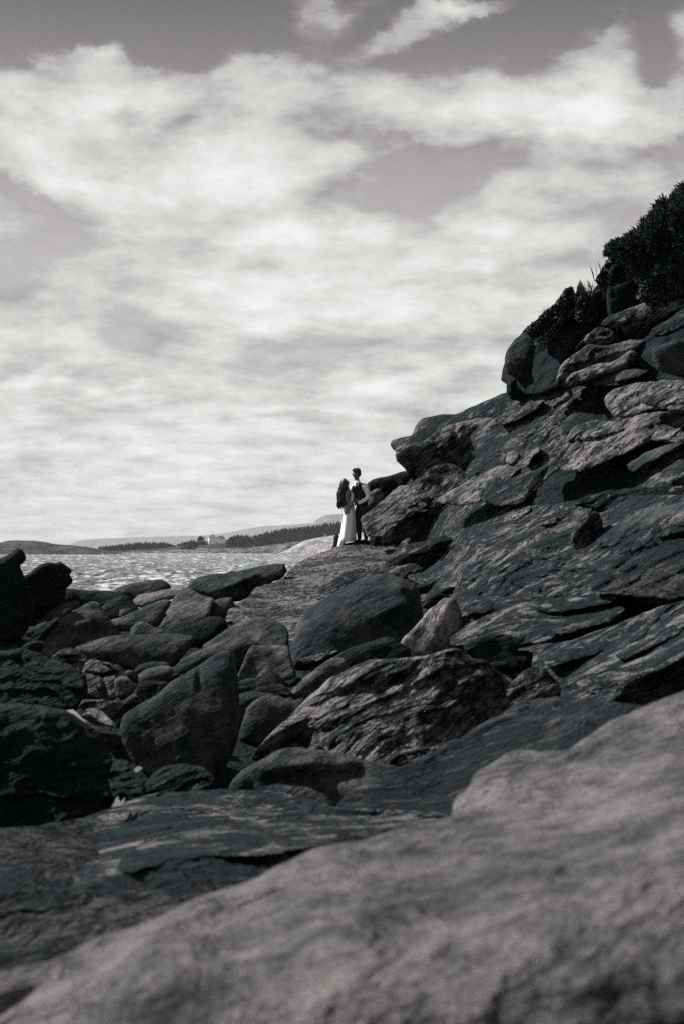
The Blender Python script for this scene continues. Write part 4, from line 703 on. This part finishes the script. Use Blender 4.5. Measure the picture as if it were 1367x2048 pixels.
def house(name, label, px, py, Dd, w, hwall, prof, wall, roof, rz, depth, windows, lift=0):
    p = at1(px, py, Dd); h = empty(name, p); h.rotation_euler.z = math.radians(rz); h.scale = (3, 3, 3); tag(h, label, 'house')
    v, f = [], []; prism(v, f, [(-w / 2, -1.0), (w / 2, -1.0)] + [(a * w / 2, b) for a, b in prof[::-1]], 0, depth); part('wall', v, f, wall, h)
    v, f = [], []
    for (a0, b0), (a1, b1) in zip(prof[:-1], prof[1:]):
        n = len(v); s = 1.06
        A = [(a0 * w / 2 * s, b0 + .04), (a1 * w / 2 * s, b1 + .04), (a1 * w / 2 * s, b1 + .26), (a0 * w / 2 * s, b0 + .26)]
        v += [(x, -.25, z) for x, z in A] + [(x, depth + .25, z) for x, z in A]
        f += [(n, n + 1, n + 2, n + 3), (n + 7, n + 6, n + 5, n + 4), (n, n + 4, n + 5, n + 1), (n + 1, n + 5, n + 6, n + 2), (n + 2, n + 6, n + 7, n + 3), (n + 3, n + 7, n + 4, n)]
    part('roof', v, f, roof, h)
    for (wx, wz, ww, wh) in windows:
        v, f = [], []; box(v, f, wx - ww / 2, wx + ww / 2, -.10, -.004, wz - wh / 2, wz + wh / 2); fr = part('window', v, f, 'hwall', h)
        v, f = [], []; box(v, f, wx - ww / 2 + .12, wx + ww / 2 - .12, -.13, -.102, wz - wh / 2 + .12, wz + wh / 2 - .12); part('pane', v, f, 'glass', fr)
    return h
house('barn', 'dark barn with a white-trimmed rounded gambrel roof, left of the tall white house', 402, 1087, 2244, 3.9, 1, [(-1, 1.0), (-.86, 2.5), (-.4, 3.6), (0, 3.9), (.4, 3.6), (.86, 2.5), (1, 1.0)], 'hdark', 'hwall', -10, 5, [(-.7, 1.3, .6, .8), (.7, 1.3, .6, .8)])
house('house', 'tall white gabled house, the highest building on the far shore', 425.5, 1084, 2250, 3.2, 2.3, [(-1.1, 2.2), (0, 3.9), (1.1, 2.2)], 'hwall', 'hroof', 12, 5, [(0, 2.3, .5, .7), (-.8, 1.0, .5, .7), (.8, 1.0, .5, .7)])
house('house', 'low white house with a grey roof right of the tall white one', 438.5, 1083, 2251, 2.9, 1.7, [(-1.1, 1.6), (.1, 2.7), (1.1, 1.3)], 'hwall', 'hroof', -14, 5, [(-.4, 1.0, .4, .6), (.5, 1.0, .4, .6)])

def forest(label_unused, top, depth_m, Dd, n, hmin, hmax, seed):
    r = np.random.default_rng(seed); tp = np.array(top, float); V, Fc = [], []
    for i in range(n):
        x = r.uniform(tp[0, 0], tp[-1, 0]); yt = np.interp(x, tp[:, 0], tp[:, 1]); back = r.uniform(0, 1) ** .7; Y = Dd + (back - 1) * depth_m
        hh = r.uniform(hmin, hmax)
        ytop = yt + (1 - back) * np.interp(x, tp[:, 0], tp[:, 2]) + r.normal() * .7 + 1
        p = at1(x, ytop, Y); w = hh * r.uniform(.17, .26); lev = 4; k = 6; a0 = r.uniform(0, 6)
        for l in range(lev):
            zt = p.z - hh * l / lev * .8; zb = zt - hh * .42; rt = w * (.15 + .85 * l / lev) * .35; rb = w * (.35 + .65 * (l + 1) / lev)
            n0 = len(V); V.append((p.x, p.y, zt))
            for j in range(k):
                a = a0 + 2 * math.pi * j / k; q = rb * r.uniform(.7, 1.2); V.append((p.x + q * math.cos(a), p.y + q * math.sin(a), zb + r.uniform(-.1, .1)))
            for j in range(k): Fc.append((n0, n0 + 1 + j, n0 + 1 + (j + 1) % k))
    o = mesh_obj('forest', np.array(V), Fc, M['forest'], None, False); tag(o, kind='stuff'); return o
forest('', [(190,1098,6),(200,1091,10),(230,1088,13),(262,1083,18),(300,1081,20),(336,1083,17),(350,1088,12),(372,1080,12),(388,1077,10),(396,1083,5)], 140, 2490, 1500, 9.0, 15.5, 3)
forest('', [(452,1081,3),(458,1074,5),(472,1068,8),(490,1067,13),(505,1070,14),(530,1061,18),(570,1054,24),(610,1050,26),(650,1043,28),(700,1036,28),(760,1028,28),(900,1022,26)], 150, 2535, 2800, 10.8, 19, 4)
for (x, y, Dd, lab) in [(95.5, 1112.5, 1600, 'tiny white float on the water below the left headland'), (373, 1109.5, 1950, 'tiny white float on the water near the middle of the far shore')]:
    p = at1(x, y, Dd); V, Fc = [], []
    for i in range(7):
        a = math.pi * i / 6
        for j in range(10): V.append((.9 * math.sin(a) * math.cos(j * .6283), .9 * math.sin(a) * math.sin(j * .6283), 1.1 * math.cos(a) * (1.3 if i < 3 else 1)))
    for i in range(6):
        for j in range(10): Fc.append((i * 10 + j, i * 10 + (j + 1) % 10, i * 10 + 10 + (j + 1) % 10, i * 10 + 10 + j))
    o = mesh_obj('float', np.array(V) + np.array([p.x, p.y, -7.6]), Fc, M['hwall']); tag(o, lab, 'buoy')
v, f = [], []; prism(v, f, [(-.45, 0), (.45, 0), (.12, 1.1), (-.12, 1.1)], -.3, .3); box(v, f, -.06, .06, -.06, .06, 1.1, 1.7); v = [(a * 3, b * 3, c * 3) for a, b, c in v]; p = at1(650, 1072.5, 2205)
o = mesh_obj('beacon', np.array(v) + np.array(p), f, M['hwall'], None, False); tag(o, 'tiny white beacon on top of the bleached far shore rocks', 'beacon')

# ------------------------------------------------------------------ plants on the bank
def in_poly(x, y, P):
    P = np.array(P, float); ins = np.zeros(len(x), bool)
    for (ax, ay), (bx, by) in zip(P, np.roll(P, -1, 0)):
        ins ^= ((ay > y) != (by > y)) & (x < (bx - ax) * (y - ay) / ((by - ay) if abs(by - ay) > 1e-9 else 1e-9) + ax)
    return ins
def sample(P, n, r):
    P = np.array(P, float); lo, hi = P.min(0), P.max(0); X = r.uniform(lo[0], hi[0], n * 4); Y = r.uniform(lo[1], hi[1], n * 4)
    k = in_poly(X, Y, P); return X[k][:n], Y[k][:n]
def spikes(base, dirs, L, rad, k=4, jag=None):
    """tapered needle-clad shoots as closed little spindles"""
    d = dirs / np.linalg.norm(dirs, axis=1)[:, None]; n = len(d)
    up = np.where(np.abs(d[:, 2:3]) > .9, np.array([[1., 0, 0]]), np.array([[0, 0, 1.]])); u = np.cross(d, up); u /= np.linalg.norm(u, axis=1)[:, None]; w = np.cross(d, u)
    V = []; prof = [(0, .45), (.55, 1), (1.0, .12)]
    for (t, s) in prof:
        for j in range(k):
            a = 2 * math.pi * j / k + t * 2
            V.append(base + d * (L * t)[:, None] + (u * math.cos(a) + w * math.sin(a)) * (rad * s)[:, None])
    V = np.stack(V, 1).reshape(-1, 3); m = len(prof) * k; F_ = []
    for q in range(len(prof) - 1):
        for j in range(k): F_.append((q * k + j, q * k + (j + 1) % k, (q + 1) * k + (j + 1) % k, (q + 1) * k + j))
    Fq = (np.arange(n)[:, None, None] * m + np.array(F_)[None]).reshape(-1, 4)
    return V, Fq
def spruce(label, P, Y, n, seed, lean=(-.55, .75), L0=.17, sprigs=()):
    r = np.random.default_rng(seed); x, y = sample(P, n, r); n = len(x)
    base = at(x, y, Y + r.uniform(-.7, 1.1, n))
    c = at1(float(np.mean([p[0] for p in P])), float(max(p[1] for p in P)), Y + .2)
    root = empty('spruce', c); tag(root, label, 'spruce')
    dirs = np.stack([lean[0] + r.normal(0, .55, n), r.normal(0, .5, n), lean[1] + r.normal(0, .45, n)], -1)
    B, Dd, LL, RR = [], [], [], []
    for q in range(4):
        B.append(base + r.normal(0, .012, (n, 3))); Dd.append(dirs / np.linalg.norm(dirs, axis=1)[:, None] + r.normal(0, .6, (n, 3))); LL.append(L0 * r.uniform(.6, 1.35, n)); RR.append(r.uniform(.010, .015, n))
    for (sx_, sy_, dl) in sprigs:
        q0 = np.array(at1(sx_, sy_, Y))[None].repeat(len(dl), 0)
        B.append(q0); Dd.append(np.array([(a_, .15 * i_ - .2, b_) for i_, (a_, b_) in enumerate(dl)], float)); LL.append(r.uniform(.15, .21, len(dl))); RR.append(np.full(len(dl), .013))
    V, Fq = spikes(np.vstack(B), np.vstack(Dd), np.concatenate(LL), np.concatenate(RR))
    mesh_obj('crown', V, Fq, M['needle'], root, False)
    # branches from the trunk foot to the crown
    m = 26; idx = r.choice(n, m, replace=False); tb = np.array(c) + r.normal(0, .1, (m, 3)) + np.array([.2, 1.2, 0]); e = base[idx]
    V, Fq = spikes(tb, e - tb, np.linalg.norm(e - tb, axis=1), np.full(m, .012)); mesh_obj('branch', V, Fq, M['bark'], root, False)
    V, Fq = spikes(np.array([[c.x + .1, c.y + 1.3, c.z - .7]]), np.array([[-.15, 0, 1.]]), np.array([max(1.4, .6 * (base[:, 2].max() - c.z))]), np.array([.09]), 8); mesh_obj('trunk', V, Fq, M['bark'], root, False)
    return root
spruce('low spruce leaning out over the grassy bank, lowest of the dark spruces', [(1212,512),(1214,496),(1226,486),(1236,482),(1252,476),(1268,466),(1288,452),(1310,452),(1330,500),(1340,560),(1290,580),(1262,530),(1238,520)], 27.6, 2900, 1, (-.75, .45), .11, [(1226,494,[(-1,.25),(-1,-.1)]),(1240,482,[(-.9,.5),(-1,.1)]),(1262,472,[(-.9,.5),(-.5,.9),(.2,1)]),(1276,462,[(-.35,1),(-.8,.5)])])
spruce('middle spruce with forked shoots at its top edge against the sky', [(1282,468),(1284,448),(1286,438),(1296,432),(1306,426),(1312,414),(1318,402),(1332,402),(1348,412),(1440,420),(1440,520),(1340,540),(1300,500)], 27.4, 2900, 2, (-.5, .7), .11, [(1286,456,[(-.8,.75),(-.5,.9),(.6,.7),(.9,.35)]),(1296,440,[(-1,.15),(-.9,-.15)]),(1326,401,[(-.85,.65),(-.3,1),(-.1,1),(.45,.9)]),(1316,414,[(-1,.3),(-1,-.1)])])
spruce('tallest spruce at the right edge above the bank', [(1336,420),(1342,398),(1350,388),(1360,376),(1372,366),(1400,352),(1440,330),(1440,560),(1360,560),(1342,460)], 27.2, 3400, 3, (-.35, .85), .11, [(1356,384,[(-1,.35),(-.6,.8)]),(1366,374,[(-1,.2),(-.8,.6),(-.3,1)])])

def leafy(name, label, P, Y, n, seed, size=.055, mat='leaf', stems=14, cat='shrub'):
    r = np.random.default_rng(seed); x, y = sample(P, n, r); n = len(x); c0 = at(x, y, Y + r.uniform(-.35, .45, n))
    c = at1(float(np.mean([p[0] for p in P])), float(max(p[1] for p in P)), Y)
    root = empty(name, c); tag(root, label, cat)
    a = r.normal(size=(n, 3)); a /= np.linalg.norm(a, axis=1)[:, None]; b = np.cross(a, r.normal(size=(n, 3))); b /= np.linalg.norm(b, axis=1)[:, None]
    s = size * r.uniform(.6, 1.4, n)[:, None]; nn = np.cross(a, b)
    V = np.stack([c0 - a * s, c0 + b * s * .5 + nn * s * .15, c0 + a * s, c0 - b * s * .5 + nn * s * .15], 1).reshape(-1, 3)
    mesh_obj('foliage', V, (np.arange(n)[:, None] * 4 + np.arange(4)[None]), M[mat], root, False)
    idx = r.choice(n, min(stems, n), replace=False); tb = np.array(c) + r.normal(0, .12, (len(idx), 3)) - np.array([0, 0, .1]); e = c0[idx]
    V, Fq = spikes(tb, e - tb, np.linalg.norm(e - tb, axis=1), np.full(len(idx), .006)); mesh_obj('stem', V, Fq, M['bark'], root, False)
leafy('shrub', 'low leafy shrub at the left end of the bank, above the outcrop', [(1048,662),(1062,650),(1075,640),(1088,626),(1106,612),(1112,640),(1090,662),(1060,676)], 30.0, 2400, 11)
leafy('shrub', 'round leafy shrub on the bank skyline, left of the thin sapling', [(1106,616),(1112,604),(1122,592),(1132,577),(1142,575),(1148,588),(1152,620),(1130,640),(1110,640)], 29.8, 2600, 12, .05)
leafy('shrub', 'leafy shrub on the bank right of the thin sapling', [(1152,600),(1164,588),(1176,586),(1188,580),(1200,566),(1212,556),(1216,600),(1190,640),(1150,640)], 29.4, 2800, 13)
leafy('sapling', 'thin upright sapling standing above the shrubs on the bank skyline', [(1150,596),(1152,580),(1156,570),(1158,560),(1161,572),(1166,584),(1170,598)], 29.6, 320, 14, .035, cat='sapling')
leafy('shrub', 'leafy shrub under the lowest spruce beside the dim rock face', [(1192,560),(1200,548),(1204,538),(1214,524),(1222,508),(1236,512),(1240,540),(1220,560),(1216,590),(1200,580)], 28.8, 2400, 15)
leafy('shrub', 'dark leafy shrub hanging below the spruces over the upper ledges', [(1290,560),(1320,520),(1440,480),(1440,620),(1367,590),(1320,600),(1290,606),(1270,590)], 27.0, 5200, 16, .06)
# low ground cover and grass on the bank
def cover():
    r = np.random.default_rng(31); P = [(1030,700),(1050,668),(1110,625),(1190,600),(1215,560),(1235,520),(1300,470),(1440,400),(1440,590),(1300,596),(1220,640),(1180,665),(1130,710),(1090,690),(1060,700)]
    x, y = sample(P, 16000, r); n = len(x); b = at(x, y, D0c(x, y) + r.uniform(-.1, .25, n))
    a = r.normal(size=(n, 3)); a[:, 2] = np.abs(a[:, 2]) + .5; a /= np.linalg.norm(a, axis=1)[:, None]; s = r.uniform(.03, .075, n)[:, None]; w = np.cross(a, r.normal(size=(n, 3))); w /= np.linalg.norm(w, axis=1)[:, None]
    V = np.stack([b - w * s * .28, b + w * s * .28, b + a * s * 1.5], 1).reshape(-1, 3)
    tag(mesh_obj('ground_cover', V, np.arange(n)[:, None] * 3 + np.arange(3)[None], M['leaf'], None, False), kind='stuff')
    lines = [(1186,600,1168,556,12), (1200,566,1206,528,9), (1176,588,1186,552,13), (1092,625,1086,606,12), (1160,598,1180,570,10), (1206,545,1206,520,7)]
    V = []
    for (x0, y0, x1, y1, k) in lines:
        for i in range(k):
            xb = x0 + r.uniform(-15, 15); yb = y0 + 4; q = at(xb, yb, 29.2 + r.normal() * .2); hh = abs(y0 - y1) / F * 29 * r.uniform(.45, 1.15); ln = r.uniform(-1, 1) * .18 * hh; lean = np.array([ln - .05 * hh, r.normal() * .05, hh])
            t = np.array([.0018, 0, 0]); V += [q - t, q + t, q + lean * .6 + t * .7, q + lean * np.array([1.6, 1, 1])]
    V = np.array(V); n = len(V) // 4
    tag(mesh_obj('grass', V, np.arange(n)[:, None] * 4 + np.arange(4)[None], M['grass'], None, False), kind='stuff')
def D0c(x, y): 
    c = 30.2; return c + .5 * (Dg(x, y) - c) - .35
cover()

# ------------------------------------------------------------------ the couple
SK = 34.0; PX = F / SK
def skin(chains, sub=2):
    """chains: lists of (x, y, z, r) joined where points coincide; returns one evaluated mesh"""
    pts, rad, edges = [], [], []
    def vid(p):
        for i, q in enumerate(pts):
            if abs(q[0] - p[0]) + abs(q[1] - p[1]) + abs(q[2] - p[2]) < 1e-5: return i
        pts.append(p[:3]); rad.append(p[3:] if len(p) == 5 else (p[3], p[3])); return len(pts) - 1
    for ch in chains:
        ids = [vid(p) for p in ch]
        edges += list(zip(ids[:-1], ids[1:]))
    me = bpy.data.meshes.new('t'); me.from_pydata(pts, edges, []); ob = bpy.data.objects.new('t', me); C.objects.link(ob)
    mo = ob.modifiers.new('s', 'SKIN'); mo.use_smooth_shade = True; ob.modifiers.new('u', 'SUBSURF').levels = sub; ob.modifiers['u'].render_levels = sub
    if not me.skin_vertices: pass
    for i, sv in enumerate(me.skin_vertices[0].data): sv.radius = rad[i]; sv.use_root = (i == 0)
    dg = bpy.context.evaluated_depsgraph_get(); ev = ob.evaluated_get(dg); m2 = ev.to_mesh()
    v = [tuple(q.co) for q in m2.vertices]; f = [tuple(q.vertices) for q in m2.polygons]
    ev.to_mesh_clear(); bpy.data.objects.remove(ob); bpy.data.meshes.remove(me)
    return v, f
def join(*ms):
    V, Fc = [], []
    for v, f in ms: n = len(V); V += list(v); Fc += [tuple(i + n for i in q) for q in f]
    return V, Fc
def put(name, vf, mat, root): 
    v, f = vf; return part(name, v, f, mat, root, True)
def ellipsoid(c, r, n=12, m=10, rot=0):
    V, Fc = [], []
    for i in range(m + 1):
        a = math.pi * i / m
        for j in range(n):
            b = 2 * math.pi * j / n; x, y, z = r[0] * math.sin(a) * math.cos(b), r[1] * math.sin(a) * math.sin(b), r[2] * math.cos(a)
            V.append((c[0] + x * math.cos(rot) - z * math.sin(rot), c[1] + y, c[2] + x * math.sin(rot) + z * math.cos(rot)))
    for i in range(m):
        for j in range(n): Fc.append((i * n + j, i * n + (j + 1) % n, i * n + n + (j + 1) % n, i * n + n + j))
    return V, Fc
def loft(rings, n=20, cap=True, fold=0, k=9, ph=0):
    V, Fc = [], []
    for q, (cx, cy, cz, rx, ry) in enumerate(rings):
        for j in range(n):
            a = 2 * math.pi * j / n; fo = 1 + fold * (q / len(rings)) * math.cos(k * a + ph + .25 * q)
            V.append((cx + rx * fo * math.cos(a), cy + ry * fo * math.sin(a), cz))
    for q in range(len(rings) - 1):
        for j in range(n): Fc.append((q * n + j, q * n + (j + 1) % n, q * n + n + (j + 1) % n, q * n + n + j))
    if cap: Fc += [tuple(range(n))[::-1], tuple(range((len(rings) - 1) * n, len(rings) * n))]
    return V, Fc
def hand(w, d, side, curl, s=1.0):
    """palm and five unequal bent fingers from wrist w along d; side = thumb direction, curl = direction the fingers bend"""
    w, d, side, curl = Vector(w), Vector(d).normalized(), Vector(side).normalized(), Vector(curl).normalized()
    t = lambda v, r: (v.x, v.y, v.z, r * s)
    p1 = w + d * .045 * s; p2 = w + d * .085 * s
    ms = [skin([[t(w, .024), t(p1, .032), t(p2, .032)]], 1)]
    for i, ln in enumerate((.070, .080, .074, .058)):
        o = p2 - d * .01 + side * (.030 - .020 * i) * s; a = o + d * ln * .5 * s + curl * .010 * s; b = a + (d * .6 + curl * .55).normalized() * ln * .5 * s
        ms.append(skin([[t(o, .011), t(a, .010), t(b, .007)]], 1))
    o = p1 + side * .02 * s; a = o + (side * .8 + d * .5).normalized() * .04 * s; b = a + (d + curl * .4).normalized() * .035 * s
    ms.append(skin([[t(o, .013), t(a, .011), t(b, .008)]], 1))
    return join(*ms)

def person(base_px, label):
    p = at1(base_px[0], base_px[1], SK); o = empty('person', p); tag(o, label, 'person')
    return o, (lambda x, y, dy=0.0, *r: ((x - base_px[0]) / PX, dy, (base_px[1] - y) / PX) + r)
# groom
g, m = person((724, 1083.5), 'man in dark waistcoat, tie and white shirt holding the woman in the white dress')
torso = [m(722,1014,0,.13,.10), m(720,1002,0,.135,.10), m(719,988,0,.155,.11), m(718,975,0,.16,.10), m(716,968,0,.10,.08), m(714,963,0,.06,.06), m(712.5,957,0,.06,.06)]
head = [torso[-1], m(711.5,951,-.01,.085,.088), m(711.5,944,.0,.085,.09)]
armn = [torso[3], m(728,972,-.10,.07,.07), m(733.5,984,-.15,.056,.056), m(735.5,995,-.17,.047,.047), m(726,1002,-.22,.042,.042), m(714,1008,-.24,.032,.032), m(708,1010.5,-.24,.028,.028)]
armf = [torso[3], m(706,973,.10,.065,.065), m(701,985,.17,.052,.052), m(697,996,.2,.045,.045), m(690,1003,.16,.034,.034), m(686,1005,.12,.028,.028)]
legn = [torso[0], m(728,1020,-.05,.095,.095), m(729.5,1048,-.07,.066,.066), m(731,1076,-.05,.045,.045), m(731,1080.5,-.05,.042,.042)]
legf = [torso[0], m(717,1020,.07,.095,.095), m(716.5,1048,.05,.066,.066), m(718,1076,.07,.045,.045), m(718,1080.5,.07,.042,.042)]
slim = lambda ch, k: [c[:3] + tuple(q * k for q in c[3:]) for c in ch]
nose = skin([[m(707,948.5,-.03,.026), m(703.6,948.6,-.04,.015), m(703.2,949.8,-.04,.013)]], 1)
jaw = skin([[m(711,952.5,-.01,.058), m(706.8,954.2,-.03,.034)]], 2)
ears = ellipsoid(m(713.5,949,-.088), (.018, .012, .032), 8, 6)
ears2 = ellipsoid(m(713.5,949,.088), (.018, .012, .032), 8, 6)
lips = ellipsoid(m(704.9,952.0,-.035), (.012, .022, .008), 8, 6)
body = join(skin([slim(torso, .93)[:-1] + [torso[-1]], head, slim(armn, .8)[:1] + slim(armn, .8)[1:], slim(armf, .8), slim(legn, .85), slim(legf, .85)]), nose, jaw, ears, ears2, lips,
            hand(m(708,1010.5,-.24), (-1, .02, -.28), (0.1, -.3, .9), (0, .7, -.5)), hand(m(686,1005,.12), (-.6, -.7, -.2), (0, 0, 1), (.6, -.4, 0)))
put('body', body, 'skin2', g)
for ey in (-.055, .0): put('eye', ellipsoid(m(704.7,947.0,ey), (.010, .013, .007), 8, 6), 'vest', g)
hair_ = join(ellipsoid(m(713,942.5,0), (.098, .096, .085), 16, 12, .15), ellipsoid(m(716,947,0), (.068, .088, .085), 14, 10), ellipsoid(m(707.6,939.4,-.01), (.058, .07, .036), 12, 8, .35)); put('hair', hair_, 'hair', g)
put('shirt', join(skin([slim(torso[1:5], .86) + [m(714.6,964.5,0,.060,.060)]]), skin([[m(724.5,972.5,-.06,.062,.062)] + slim(armn, 1.22)[1:6]]), skin([[m(711,972,.06,.06,.06)] + slim(armf, 1.12)[1:5]]), loft([m(714.5,966,0,.07,.07), m(713.2,960.8,0,.072,.072)], 16, False)), 'shirt', g)
put('waistcoat', loft([m(721.5,1011,0,.158,.135), m(720.5,1002,0,.160,.135), m(719.2,990,0,.178,.145), m(718.2,980,0,.180,.145), m(717.6,974,-.01,.160,.135), m(717.5,969,-.01,.128,.118), m(717,965.8,0,.085,.09)], 28), 'vest', g)
# open shirt front between the lapels with the tie on it, turned towards the woman
def wedge(pts, th=.012):
    v = [p for p in pts] + [(p[0] + th, p[1] + th * 2, p[2]) for p in pts]; n = len(pts)
    return v, [tuple(range(n)), tuple(range(2 * n - 1, n - 1, -1))] + [(i, n + i, n + (i + 1) % n, (i + 1) % n) for i in range(n)]
put('shirt_front', wedge([m(708.8,963.5,-.115), m(716.5,963.5,-.135), m(715,970,-.165), m(710.5,980,-.17), m(706.5,970,-.15)]), 'shirt', g)
put('tie', join(wedge([m(709.6,965,-.14), m(713.2,965,-.15), m(712.4,968.4,-.165), m(710.3,968.4,-.16)]), wedge([m(710.2,968.2,-.165), m(712.6,968.2,-.17), m(713,977,-.185), m(710.6,980,-.18), m(708.6,976,-.17)])), 'tie', g)
put('trousers', skin([[m(721.5,1006,0,.135,.105), m(722,1014,0,.145,.115)], [m(722,1014,0,.145,.115)] + slim(legn, 1.12)[1:], [m(722,1014,0,.145,.115)] + slim(legf, 1.12)[1:]]), 'trouser', g)
for q in (m(731,1081.5,-.05), m(718,1081.5,.07)):
    x, y, z = q; put('shoe', skin([[(x + .04, y, z, .042), (x - .05, y - .03, z - .004, .040), (x - .15, y - .07, z - .016, .030)]], 2), 'leather', g)
# bride
w_, b = person((694, 1083.5), 'woman with long dark wavy hair in a white strapless dress trailing down the rock')
wt = [b(697,1017,0,.13,.11), b(697.5,1006,0,.10,.085), b(698.5,995,0,.115,.095), b(698,988,0,.115,.085), b(695.8,982,0,.075,.06), b(694.2,977,0,.046,.046), b(692.8,972.5,0,.05,.05)]
whd = [wt[-1], b(692,968,0,.075,.078), b(690.5,963.5,0,.082,.084)]
wan = [wt[3], b(693.8,986,-.11,.052,.052), b(693.8,997,-.15,.042,.042), b(695.2,1006.5,-.17,.037,.037), b(702,1005.2,-.20,.031,.031), b(708,1003,-.22,.024,.024)]
waf = [wt[3], b(700,985,.10,.05,.05), b(705,990,.16,.04,.04), b(710,990,.17,.034,.034), b(714,984,.13,.028,.028), b(716,980,.10,.024,.024)]
wl1 = [wt[0], b(695,1024,-.06,.095,.095), b(695,1052,-.05,.06,.06), b(695,1078,-.05,.036,.036)]
wl2 = [wt[0], b(701,1024,.06,.095,.095), b(702,1052,.05,.06,.06), b(701,1078,.05,.036,.036)]
wn = skin([[b(695.5,964.5,-.02,.024), b(698.4,963.2,-.03,.013)]], 1); wj = skin([[b(694,969,-.01,.05), b(697.2,968.6,-.02,.026)]], 2)
put('body', join(skin([slim(wt, .95), whd, wan, waf, wl1, wl2]), wn, wj, ellipsoid(b(697.9,966.2,-.02), (.010, .018, .007), 8, 6),
    hand(b(708,1003,-.22), (1, -.05, .22), (0, -.2, 1), (.2, .8, -.2), .88), hand(b(716,980,.10), (.5, -.6, .6), (-.6, 0, .6), (0, -1, 0), .88)), 'skin', w_)
r_ = np.random.default_rng(8); strands = []
for i in range(34):
    a = r_.uniform(-1, 1); dep = r_.uniform(-.11, .11); ph = r_.uniform(0, 6)
    xs = [690.5 + a * 3.5, 687 + a * 5, 684.5 + a * 6.5, 682.8 + a * 7.5, 683 + a * 8.0, 682.5 + a * 8 + r_.normal() * 1.5, 683.5 + a * 7 + r_.normal() * 2]
    ys = [959 + abs(a) * 2, 966, 977, 988, 998, 1007 + r_.uniform(-3, 3), 1013 + r_.uniform(-4, 7)]
    rd = [.03, .036, .036, .033, .030, .022, .008]
    strands.append(skin([[b(x + 1.5 * math.sin(ph + j * 2.2), y, dep * (1 + .3 * math.sin(ph * 2 + j)), rr_) for j, (x, y, rr_) in enumerate(zip(xs, ys, rd))]], 1))
put('hair', join(ellipsoid(b(688.0,964.3,0), (.082, .092, .094), 16, 12, .3), *strands), 'hair2', w_)
dress_rings = [b(698.6,984.8,0,.118,.09), b(699,990,0,.130,.104), b(698.6,996,0,.120,.100), b(698,1004,0,.106,.092), b(698,1009,0,.112,.10), b(698,1016,0,.128,.12), b(698,1028,0,.142,.14), b(697.4,1044,0,.160,.16), b(696.6,1060,0,.178,.18), b(695.6,1074,0,.194,.20), b(694.6,1083,0,.204,.215)]
put('dress', join(loft(dress_rings, 54, True, .045, 7), loft([b(686.5,1074,.02,.10,.16), b(682.6,1086,.0,.085,.15), b(679,1096,-.03,.066,.12), b(675.6,1105,-.05,.052,.09), b(673,1112.5,-.07,.036,.06)], 30, True, .14, 7)), 'white', w_)

# haze over sea and far shore
hv = bpy.data.materials.new('haze'); hv.use_nodes = True; nt = hv.node_tree; nt.nodes.remove(nt.nodes['Principled BSDF'])
pvn = nt.nodes.new('ShaderNodeVolumePrincipled'); pvn.inputs['Color'].default_value = (.82, .84, .84, 1); pvn.inputs['Density'].default_value = 2.5e-5; pvn.inputs['Anisotropy'].default_value = .2
nt.links.new(pvn.outputs[0], nt.nodes['Material Output'].inputs['Volume'])
v, f = [], []; box(v, f, -23000, 23000, -23000, 23000, -11, 420); o = mesh_obj('haze', np.array(v, float), f, hv, None, False, origin=(0, 0, 0)); tag(o, kind='stuff')
